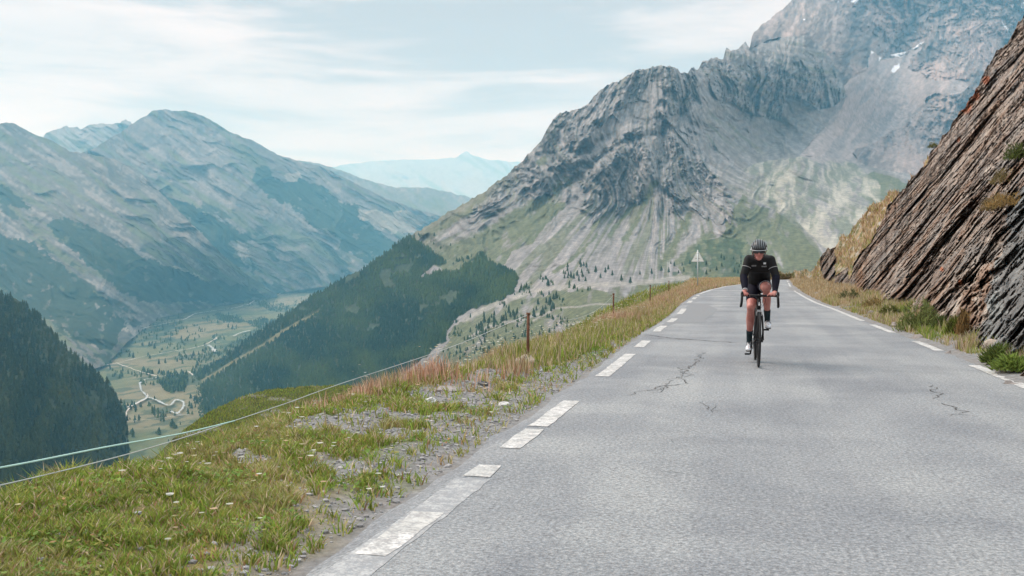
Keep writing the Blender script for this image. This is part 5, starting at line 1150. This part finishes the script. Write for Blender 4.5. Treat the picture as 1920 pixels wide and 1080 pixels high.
for s, q in ((-1, 'L'), (1, 'R')):
    sh, elb, wr = K['sh'+q], K['el'+q], K['wr'+q]
    remeshed('sleeve', [caps(elb.lerp(sh, .25), elb, .0485, .0485), caps(elb, elb.lerp(wr, .3), .0485, .050), caps(elb.lerp(wr, .3), wr.lerp(elb, .06), .050, .034)], M_NAVY if True else M_JER, person, .006, 3)
    m0 = sh.lerp(elb, .47); m1 = sh.lerp(elb, .50); pymesh('arm_band', tube([m0, m1], .0585, 20), M_GREY, jersey)
    rr_ = wr.lerp(elb, .03); pymesh('cuff', tube([rr_, wr.lerp(elb, -.03)], [.034, .032], 16), M_GREY if s < 0 else M_NAVY, person)
    hp, kn = K['hip'+q], K['kn'+q]; f_ = .72 if s < 0 else .70
    e_ = hp.lerp(kn, f_)
    remeshed('shorts_leg', [caps(pel+V3((s*.03, 0, .02)), hp, .118, .105), caps(hp, hp.lerp(kn, .5), .101, .092), caps(hp.lerp(kn, .5), hp.lerp(kn, f_-.08), .092, .082)], M_NAVY, person, .007, 3)
    d_ = (kn-hp).normalized(); rH = .0735 if s < 0 else .075
    pymesh('shorts_hem', tube([e_-d_*.045, e_-d_*.01, e_+d_*.018], [rH+.008, rH+.003, rH-.003], 24), M_NAVY, person)
    if s > 0: pymesh('hem_stripe', tube([e_-d_*.004, e_+d_*.006], [rH+.0045, rH+.0025], 24), M_GREY, person)
    an = K['an'+q]
    pymesh('sock', tube([an.lerp(kn, .36), an.lerp(kn, .34), an.lerp(kn, .2), an.lerp(kn, .05), an+V3((0, .01, -.025))], [.041, .0445, .040, .036, .037], 16), simple('dark_teal_sock', (.008, .022, .028), .8), person)
    fz = -.07 if s < 0 else -.055; toe = an+V3((s*.012, -.165, fz)); heel = an+V3((0, .035, -.05))
    shoe = remeshed('shoe', [caps(heel, an+V3((0, -.02, -.025)), .034, .038), caps(heel+V3((0, 0, -.01)), toe+V3((0, .03, -.004)), .033, .036, 1, .8), caps(toe+V3((0, .03, 0)), toe+V3((0, -.01, -.006)), .037, .030, 1.05, .75), caps(an+V3((0, .0, -.03)), toe+V3((0, .04, .008)), .038, .032)], simple('white_shoe', (.70, .72, .75), .4, var=.06), person, .005, 3)
    pymesh('sole', join([caps(heel+V3((0, 0, -.034)), toe+V3((0, .0, -.026)), .026, .030, 1.1, .35)]), M_BLK, shoe)
    pymesh('strap', join([tube([(a_.x-.034, a_.y, a_.z+.010), (a_.x-.015, a_.y, a_.z+.038), (a_.x+.015, a_.y, a_.z+.038), (a_.x+.034, a_.y, a_.z+.010)], .004, 5) for a_ in (an.lerp(toe, .45), an.lerp(toe, .65))]), simple('grey_strap', (.25, .26, .28), .5), shoe)
    pymesh('dial', tube([an.lerp(toe, .5)+V3((0, -.005, .034)), an.lerp(toe, .5)+V3((0, -.012, .046))], .010, 12), M_BLK, shoe)
# jersey markings on the chest
def chest_mark(zx0, zx1, zy0, zy1, name, mat, y0=None):
    a = Wp(zx0, zy0, .0); b_ = Wp(zx1, zy1, .0); xc, zc_, w_, h_ = (a.x+b_.x)/2, (a.z+b_.z)/2, abs(b_.x-a.x), abs(a.z-b_.z)
    # project on the jersey surface by a ray from the front
    hit, loc, nor, idx = jersey.ray_cast(V3((xc, -1, zc_)), V3((0, 1, 0)))
    if not hit: return
    rot = nor.to_track_quat('-Y', 'Z').to_matrix().to_4x4() if False else V3((0, -1, 0)).rotation_difference(nor).to_matrix().to_4x4()
    return (loc+nor*.002, w_, h_, rot)
def letters(name, zx0, zx1, zy, hz_, k, parent):
    parts = []
    for i in range(k):
        u0 = zx0+(zx1-zx0)*(i+.12)/k; u1 = zx0+(zx1-zx0)*(i+.80)/k
        for (dy0, dy1) in ((-hz_, -hz_*.35), (hz_*.2, hz_)):
            r_ = chest_mark(u0, u1, zy+dy0, zy+dy1, name, None)
            if r_: parts.append(box(r_[0], (r_[1], .002, r_[2]), r_[3]))
    if parts: pymesh(name, join(parts), M_GREY, parent, False)
letters('chest_lettering', 268, 304, 301, 4.5, 5, jersey); letters('chest_lettering', 343, 380, 306, 4, 6, jersey)
r_ = chest_mark(356, 375, 276, 290, 'x', None)
if r_: pymesh('chest_logo', join([box(r_[0], (r_[1], .003, r_[2]), r_[3])]), M_WHT, jersey, False)
# sunglasses
M_GLS = simple('dark_lens', (.01, .01, .012), .12, 0, .8)
gl = []
for i in range(13):
    a = R(-72+144*i/12); 
    for dz in (.012, -.022): gl.append((hc.x+.080*math.sin(a), hc.y-.012-.087*math.cos(a), hc.z-.012+dz*(1 if abs(i-6) > 0 or dz > 0 else .45)))
gf = [(2*i, 2*i+1, 2*i+3, 2*i+2) for i in range(12)]
go = pymesh('sunglasses', (gl, gf), M_GLS, person); so = go.modifiers.new('s', 'SOLIDIFY'); so.thickness = .004
pymesh('hair', join([caps(hc+V3((0, .03, .02)), hc+V3((0, .06, -.02)), .083, .07)]), simple('dark_hair', (.03, .02, .015), .7), person)
# helmet
hm = empty('helmet_root'); bpy.data.objects.remove(hm)
HR = (.102, .140, .108); hcen = hc+V3((0, .012, .036)); tilt = Matrix.Rotation(R(10), 4, 'X')
def hp_(az_, el_, k_=1.): 
    v = V3((HR[0]*math.sin(az_)*math.cos(el_)*k_, -HR[1]*math.cos(az_)*math.cos(el_)*k_, HR[2]*math.sin(el_)*k_)); return hcen+(tilt.to_3x3() @ v)
hv, hf = [], []; na, ne = 40, 12
for j in range(ne+1):
    for i in range(na): hv.append(hp_(2*math.pi*i/na, R(-8)+R(98)*j/ne))
for j in range(ne):
    for i in range(na): hf.append((j*na+i, j*na+(i+1) % na, (j+1)*na+(i+1) % na, (j+1)*na+i))
helmet = pymesh('helmet', (hv, hf), simple('helmet_black', (.012, .013, .015), .4), person)
ribs = []
for off, w_ in ((0, .0036), (-.030, .0034), (.030, .0034), (-.058, .0034), (.058, .0034), (-.083, .0034), (.083, .0034)):
    pts = []
    for i in range(25):
        th = R(8)+R(164)*i/24        # over the top from brow to nape
        x_ = off*(.72+.28*math.sin(th)); cx_ = math.sqrt(max(0, 1-(x_/HR[0])**2)); v = V3((x_, -HR[1]*math.cos(th)*cx_*1.03, HR[2]*math.sin(th)*cx_*1.04)); pts.append(hcen+(tilt.to_3x3() @ v))
    ribs.append(tube(pts, w_, 6))
M_HGREY = simple('helmet_grey', (.22, .25, .27), .4); pymesh('helmet_rib', join(ribs), M_HGREY, helmet)
rimp = [hp_(2*math.pi*i/48, R(-6), 1.01) for i in range(48)]; pymesh('helmet_rim', tube(rimp, .0042, 8, closed=True), simple('helmet_white', (.50, .52, .54), .35), helmet)
for s in (-1, 1): pymesh('side_panel', caps(hp_(s*R(62), R(4), .93), hp_(s*R(95), R(22), .93), .012, .010), simple('helmet_white', (.7, .72, .74), .35), helmet)
pymesh('chin_strap', join([tube([hp_(s*R(75), R(-5), .97), hc+V3((s*.070, -.02, -.06)), hc+V3((s*.02, -.045, -.115))], .004, 5) for s in (-1, 1)]), M_BLK, helmet)
tag(person, 'cyclist in black long sleeved jersey, navy shorts, sunglasses and black grey helmet, pedalling', 'person')

# ================================================================== haze
HZ = 1.0
m = bpy.data.materials.new('haze_air'); m.use_nodes = True; nt = m.node_tree; nt.nodes.clear()
out = N('ShaderNodeOutputMaterial'); pv = N('ShaderNodeVolumePrincipled'); L(pv.outputs[0], out.inputs['Volume'])
pv.inputs['Color'].default_value = (.24, .67, .98, 1); pv.inputs['Density'].default_value = 6.0e-5; pv.inputs['Absorption Color'].default_value = (1, 1, 1, 1); pv.inputs['Anisotropy'].default_value = 0.2
x0, x1, y0, y1, z0, z1 = -26000, 16000, -1500, 36000, -700, 3800
hzv, hzf = box(((x0+x1)/2, (y0+y1)/2, (z0+z1)/2), (x1-x0, y1-y0, z1-z0))
hzo = pymesh('haze', (hzv, hzf), m, None, False); tag(hzo, 'pale blue air between the viewer and the mountains', 'haze', kind='stuff')
